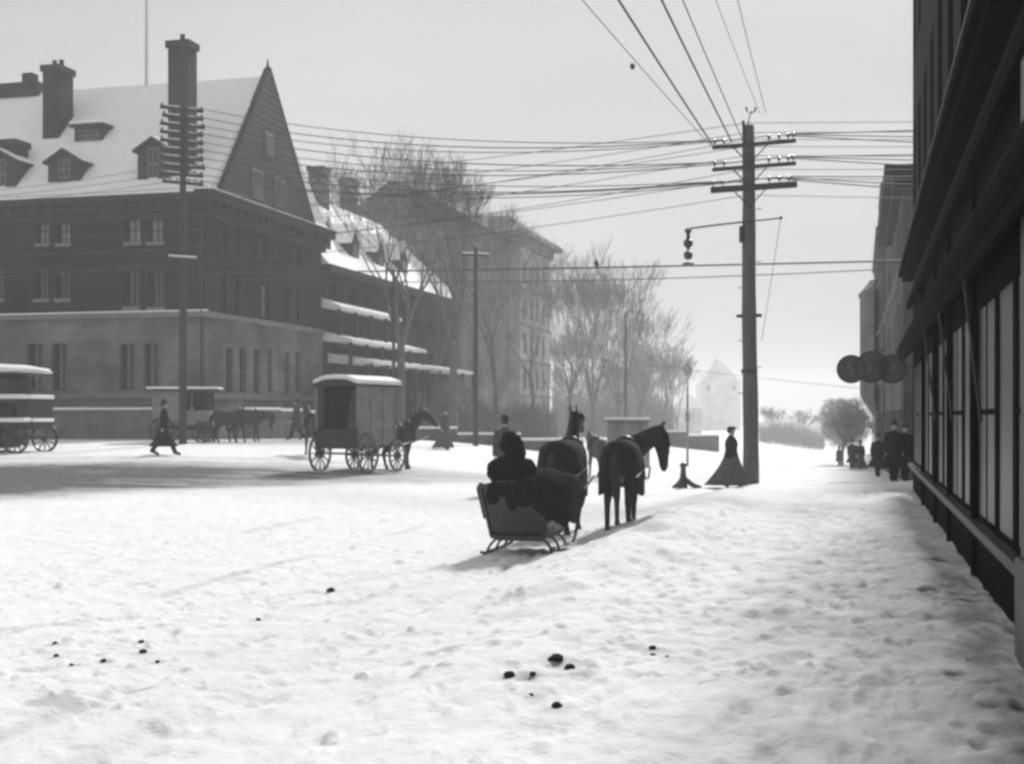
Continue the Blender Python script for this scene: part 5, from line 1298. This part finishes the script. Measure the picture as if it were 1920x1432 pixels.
# the two horses
h1 = W(0, 0); 
def fwd(d, side=0): return SX+UX*d+VX*side, SY+UY*d+VY*side
hx1, hy1 = pix(1058, 22.2)
horse('black horse in the sleigh shafts with both ears pricked up', hx1, hy1, hdg, neck_pitch=.22, step=.10, head_low=-.3, blanket=True, k=1.0)
X2, Y2 = pix(1167, 21.7)
horse('dark blanketed horse standing rear-on with its head turned right', X2, Y2, R(79), neck_yaw=-R(70), neck_pitch=-.28, step=.13, head_low=.26, blanket=True, k=.955, z=gz(X2, Y2)-.11)

# ================================================================== WHEELED VEHICLES
def wheel(parent, x, y, z, r, m='wheel', spokes=12):
    q = MB(); n = 28
    for i in range(n):
        a0, a1 = 6.283*i/n, 6.283*(i+1)/n
        q.bar((x+r*.94*math.cos(a0), y, z+r*.94*math.sin(a0)), (x+r*.94*math.cos(a1), y, z+r*.94*math.sin(a1)), .05, .06, up=(0, 1, 0))
    for i in range(spokes):
        a = 6.283*i/spokes; q.bar((x, y, z), (x+r*.92*math.cos(a), y, z+r*.92*math.sin(a)), .03, .035, up=(0, 1, 0))
    w_ = q.build('wheel', M[m], parent)
    q = MB(); q.limb([(x, y-.1, z), (x, y+.1, z)], [.075, .075], 10, round_=False); q.build('hub', M['carriage'], w_)
    q = MB()
    for i in range(n):
        a0, a1 = 6.283*i/n, 6.283*(i+1)/n
        q.bar((x+r*.985*math.cos(a0), y, z+r*.985*math.sin(a0)), (x+r*.985*math.cos(a1), y, z+r*.985*math.sin(a1)), .055, .02, up=(0, 1, 0))
    q.build('tyre', M['iron'], w_)
    return w_
# delivery wagon: +x forward
wx, wy = pix(668, 39.6); wz = gz(wx, wy)
wh = R(63)
wag = thing('delivery_wagon', 'covered delivery wagon with snowy arched roof and dark open curtained rear', 'wagon', (wx, wy, wz), wh)
Lw, Ww, zf, zt = 2.05, 1.45, .78, 2.52
q = MB(); q.box(-Lw/2, Lw/2+.3, -Ww/2, Ww/2, zf-.08, zf); q.build('floor', M['carriage'], wag)
for s_ in (-1, 1):
    q = MB(); q.box(-Lw/2, Lw/2, s_*Ww/2, s_*(Ww/2-.05), zf+.003, zt)
    for a in (-.98, -.33, .33, .98): q.box(a-.03, a+.03, s_*Ww/2+.001*s_, s_*(Ww/2+.03), zf+.003, zt)
    q.build('side_panel', M['carriage_grey'], wag)
q = MB(); q.box(-Lw/2-.03, -Lw/2-.001, -Ww/2, Ww/2, zf, zf+.48); q.build('tailgate', M['carriage'], wag)
q = MB(); q.box(-Lw/2+.35, -Lw/2+.38, -Ww/2+.051, Ww/2-.051, zf+.01, zt); q.build('interior_shade', M['interior'], wag)  # near-black sheet standing in for the shade inside the wagon
q = MB(); q.add([(-Lw/2-.01, -Ww/2+.052, zf+.48), (-Lw/2-.01, -Ww/2+.35, zf+.48), (-Lw/2+.02, -Ww/2+.30, zf+1.0), (-Lw/2-.01, -Ww/2+.2, zt-.2), (-Lw/2-.01, -Ww/2+.052, zt-.1),
                 (-Lw/2+.03, -Ww/2+.052, zf+.48), (-Lw/2+.03, -Ww/2+.35, zf+.48), (-Lw/2+.06, -Ww/2+.30, zf+1.0), (-Lw/2+.03, -Ww/2+.2, zt-.2), (-Lw/2+.03, -Ww/2+.052, zt-.1)],
                [(0, 1, 2, 3, 4), (9, 8, 7, 6, 5), (0, 5, 6, 1), (1, 6, 7, 2), (2, 7, 8, 3), (3, 8, 9, 4), (4, 9, 5, 0)]); q.build('tied_curtain', M['canvas'], wag)
def arch(w_, h, th, z0):
    n = 8; return [(w_/2*math.cos(math.pi-math.pi*i/n), z0+h*math.sin(math.pi*i/n)) for i in range(n+1)] + [(w_/2*math.cos(math.pi*i/n), z0+(h-th)*math.sin(math.pi*i/n)-th*.3) for i in range(n+1)]
q = MB(); q.prism([(-Ww/2-.08, zt), (Ww/2+.08, zt), (Ww/2+.08, zt+.05), (.4, zt+.17), (0, zt+.2), (-.4, zt+.17), (-Ww/2-.08, zt+.05)], -Lw/2-.12, Lw/2+.3, lambda a, b, d: (d, a, b)); rf = q.build('roof', M['carriage'], wag)
q = MB(); q.prism([(-Ww/2-.06, zt+.055), (-.4, zt+.175), (0, zt+.205), (.4, zt+.175), (Ww/2+.06, zt+.055), (Ww/2+.04, zt+.19), (.4, zt+.31), (0, zt+.34), (-.4, zt+.31), (-Ww/2-.04, zt+.19)], -Lw/2-.1, Lw/2+.28, lambda a, b, d: (d, a, b)); q.build('snow_cap', M['snow'], rf, bevel=.03)
for s_ in (-1, 1):
    wheel(wag, -.65, s_*(Ww/2+.12), .56, .56); wheel(wag, 1.05, s_*(Ww/2+.05), .46, .46)
q = MB(); q.bar((-.85, -.85, .56), (-.85, .85, .56), .06); q.bar((1.05, -.75, .46), (1.05, .75, .46), .06); q.bar((-.85, 0, .56), (1.05, 0, .5), .06)
for s_ in (-1, 1):
    q.limb([(-1.3, s_*.55, .7), (-.85, s_*.55, .62), (-.4, s_*.55, .7)], [.025]*3, 6); q.limb([(.7, s_*.5, .7), (1.05, s_*.5, .56), (1.4, s_*.5, .7)], [.025]*3, 6)
q.build('axle', M['carriage'], wag)
q = MB()
for s_ in (-1, 1): q.limb([(1.2, s_*.35, .55), (1.9, s_*.42, .75), (3.6, s_*.38, 1.0)], [.028, .028, .022], 8)
q.build('shaft', M['carriage'], wag)
c, s_n = math.cos(wh), math.sin(wh)
hxw, hyw = wx+c*2.95+.35, wy+s_n*2.95-.2
hxw, hyw = pix(742, 42.2)
horse('dark horse harnessed to the covered delivery wagon', hxw, hyw, R(42), m='horse_grey', k=.98, neck_pitch=-.02, neck_yaw=-.35, head_low=-.2, step=.14, vx=.02)
hxw, hyw = pix(590, 45.5)
horse('horse half hidden behind the left rear of the delivery wagon', hxw, hyw, R(115), m='horse_grey', k=.92, neck_pitch=-.05, step=.1, vx=.025)

# covered cab with flat canopy
cx_, cy_ = pix(345, 54.5); cz_ = gz(cx_, cy_)
cab = thing('covered_cab', 'horse cab with a wide flat snow-dusted canopy behind the striding man', 'carriage', (cx_, cy_, cz_), R(4))
q = MB(); q.box(-1.15, 1.1, -.65, .65, .7, 1.3)
q.box(-1.15, -1.05, -.65, .65, 1.3, 2.05); q.box(-.35, .2, -.65, -.6, 1.3, 2.05); q.box(-.35, .2, .6, .65, 1.3, 2.05)
q.box(-1.15, -.35, -.62, -.60, 1.3, 2.05); q.build('cab_body', M['carriage_grey'], cab)
q = MB(); q.box(.45, 1.05, -.62, .62, 1.303, 2.05); q.build('front_opening_shade', M['interior'], cab)  # solid dark block imitating the shade within the open front
q = MB()
for a in (-1.1, .38, 1.1):
    for s_ in (-.6, .6): q.bar((a, s_, 1.25), (a, s_, 2.1), .06)
q.build('canopy_post', M['carriage'], cab)
q = MB(); q.box(-1.4, 1.5, -.8, .8, 2.08, 2.15); cn_ = q.build('canopy', M['carriage'], cab)
q = MB(); q.box(-1.38, 1.48, -.78, .78, 2.153, 2.25); q.build('snow_cap', M['snow'], cn_, bevel=.03)
for s_ in (-.72, .72): wheel(cab, -.75, s_, .5, .5, 'carriage'); wheel(cab, .85, s_, .42, .42, 'carriage')
q = MB(); q.bar((-.75, -.7, .5), (-.75, .7, .5), .05); q.bar((.85, -.7, .42), (.85, .7, .42), .05); q.box(-.8, .9, -.3, .3, .5, .7)
for s_ in (-1, 1): q.limb([(1.0, s_*.35, .5), (1.7, s_*.4, .75), (3.0, s_*.38, .98)], [.028, .028, .022], 8)
q.build('axle', M['carriage'], cab)
hx_, hy_ = pix(432, 54.2); horse('dark horse hitched to the flat-canopied cab', hx_, hy_, R(-5), m='horse_grey', k=.9, neck_pitch=-.75, step=.12, vx=.025)
hx_, hy_ = pix(462, 55.9); horse('second horse standing head-down past the cab horse by the terrace wall', hx_, hy_, R(20), m='horse_grey', k=.88, neck_pitch=-.85, step=.1, vx=.025)

# dark closed carriage at the left edge, snow on every ledge
kx, ky = pix(6, 46.0); kz = gz(kx, ky)
hk = thing('closed_carriage', 'black closed carriage at the left edge with thick snow on roof and ledges', 'carriage', (kx, ky, kz), R(-12))
q = MB(); q.loft([((-.3, 0, .55), (.9, 0, 0), (0, .5, 0)), ((-.3, 0, .75), (1.25, 0, 0), (0, .72, 0)), ((-.3, 0, 1.35), (1.3, 0, 0), (0, .78, 0)), ((-.3, 0, 1.5), (1.2, 0, 0), (0, .75, 0)), ((-.3, 0, 2.25), (1.2, 0, 0), (0, .75, 0)), ((-.3, 0, 2.38), (1.0, 0, 0), (0, .6, 0))], 16)
bd = q.build('carriage_body', M['carriage'], hk, bevel=.02)
q = MB(); q.box(-1.7, 1.05, -.95, .95, 2.35, 2.42); rr_ = q.build('roof', M['carriage'], hk)
q = MB(); q.loft([((-.3, 0, 2.424), (1.9, 0, 0), (0, 1.25, 0)), ((-.3, 0, 2.55), (1.75, 0, 0), (0, 1.15, 0)), ((-.42, 0, 2.66), (1.2, 0, 0), (0, .9, 0)), ((-.55, 0, 2.70), (.6, 0, 0), (0, .5, 0))], 20)
q.build('snow_cap', M['snow'], rr_, smooth=True)
q = MB(); q.box(.9, 1.35, -.75, .75, 1.50, 1.62); q.box(-.2, 1.3, -.95, -.75, 1.50, 1.62); q.box(.9, 1.3, -.7, .7, .7, 1.5); st_ = q.build('driver_seat', M['carriage'], hk)
q = MB(); q.box(-.3, 1.36, -1.0, -.74, 1.623, 1.76); q.box(.9, 1.36, -.74, .7, 1.623, 1.75); q.build('snow_cap', M['snow'], st_, bevel=.03)
q = MB(); q.box(-.3, 1.35, -1.0, -.6, .82, .92); q.box(.9, 1.4, -.6, .6, .82, .92); fb_ = q.build('footboard', M['carriage'], hk)
q = MB(); q.box(-.3, 1.36, -1.03, -.62, .923, 1.05); q.box(1.305, 1.42, -.6, .6, .923, 1.03); q.build('snow_cap', M['snow'], fb_, bevel=.03)
for a, r_ in ((-1.0, .55), (.95, .45)):
    for s_ in (-.85, .8): wheel(hk, a, s_, r_-.03, r_, 'carriage')
q = MB(); q.bar((-1, -.85, .5), (-1, .8, .5), .08); q.bar((.95, -.85, .42), (.95, .8, .42), .08); q.box(-1.4, .4, -.6, .6, .2, .6); q.build('undercarriage', M['carriage'], hk)
q = MB(); q.box(-1.9, .3, -1.03, -.99, .05, 1.5); q.box(-1.6, .1, -.868, .8, .12, .7); q.build('added_dark_skirt', M['carriage'], hk)  # dark sheets added so the lower carriage reads as a black mass
hk.scale = (1.1, 1.1, 1.12)

# far covered sleigh behind the right-hand horse
fx, fy = pix(1176, 44); fz = gz(fx, fy)
fsl = thing('covered_sleigh', 'grey boxy covered sleigh far off between the heads of the two horses', 'sleigh', (fx, fy, fz), hdg)
q = MB(); q.box(-.6, .8, -.55, .55, .35, 1.15); q.box(-.6, .8, -.5, .5, 1.15, 1.72); q.build('cabin', M['carriage_grey'], fsl, bevel=.04)
q = MB(); q.box(-.7, .9, -.58, .58, 1.72, 1.78); cr_ = q.build('roof', M['carriage_grey'], fsl)
q = MB(); q.box(-.68, .88, -.56, .56, 1.783, 1.84); q.build('snow_cap', M['snow'], cr_, bevel=.02)
q = MB()
for s_ in (-.45, .45):
    q.bar((-.8, s_, .04), (1.2, s_, .04), .05, .06); q.bar((1.2, s_, .04), (1.5, s_, .35), .05, .06)
    for a in (-.5, .6): q.bar((a, s_, .05), (a, s_*.9, .36), .04)
q.build('runner', M['iron'], fsl)
fsl.scale = (1.12, 1.12, 1.13)
fhx, fhy = pix(1122, 46); horse('faint grey horse seen behind the black shaft horse', fhx, fhy, hdg+.5, m='horse_grey', k=.9, neck_pitch=-.3, step=.1, vx=.025)

# dark clods on the snow
for px, py, r_, lb_ in CL:
    x_, Y = on_ground(px, py); rr_ = r_*Y/FPX; rnd = random.Random(px*7+py)
    q = MB(); rings = []
    for a in (-70, -40, -10, 20, 45, 70):
        a = R(a); rings.append(((rnd.uniform(-.1, .1)*rr_, rnd.uniform(-.1, .1)*rr_, rr_*.6*math.sin(a)), (rr_*math.cos(a)*rnd.uniform(.85, 1.1), 0, 0), (0, rr_*math.cos(a)*rnd.uniform(.8, 1.1), 0)))
    q.loft(rings, 9); q.v = [(v[0]+rnd.uniform(-.12, .12)*rr_, v[1]+rnd.uniform(-.12, .12)*rr_, v[2]+rnd.uniform(-.1, .1)*rr_) for v in q.v]
    o = q.build('dark_clod', M['dung'], None, smooth=True, loc=(x_, Y, float(ground_h(x_, Y))+rr_*.25)); tag(o, 'dark '+lb_, 'clod', 'dark clods lying on the foreground snow')

# ================================================================== HAZE
hb = MB(); hb.box(-905, 905, -905, 905, -9, 27)
hz_o = hb.build('haze', None, None); tag(hz_o, 'thin winter haze filling the street', kind='stuff')
hm_ = bpy.data.materials.new('haze'); hm_.use_nodes = True; hn = hm_.node_tree; hn.nodes.clear()
ho = hn.nodes.new('ShaderNodeOutputMaterial'); pv = hn.nodes.new('ShaderNodeVolumePrincipled')
pv.inputs['Color'].default_value = (.9, .9, .9, 1); pv.inputs['Density'].default_value = HAZE; pv.inputs['Anisotropy'].default_value = .3
hn.links.new(pv.outputs[0], ho.inputs['Volume']); hz_o.data.materials.append(hm_)
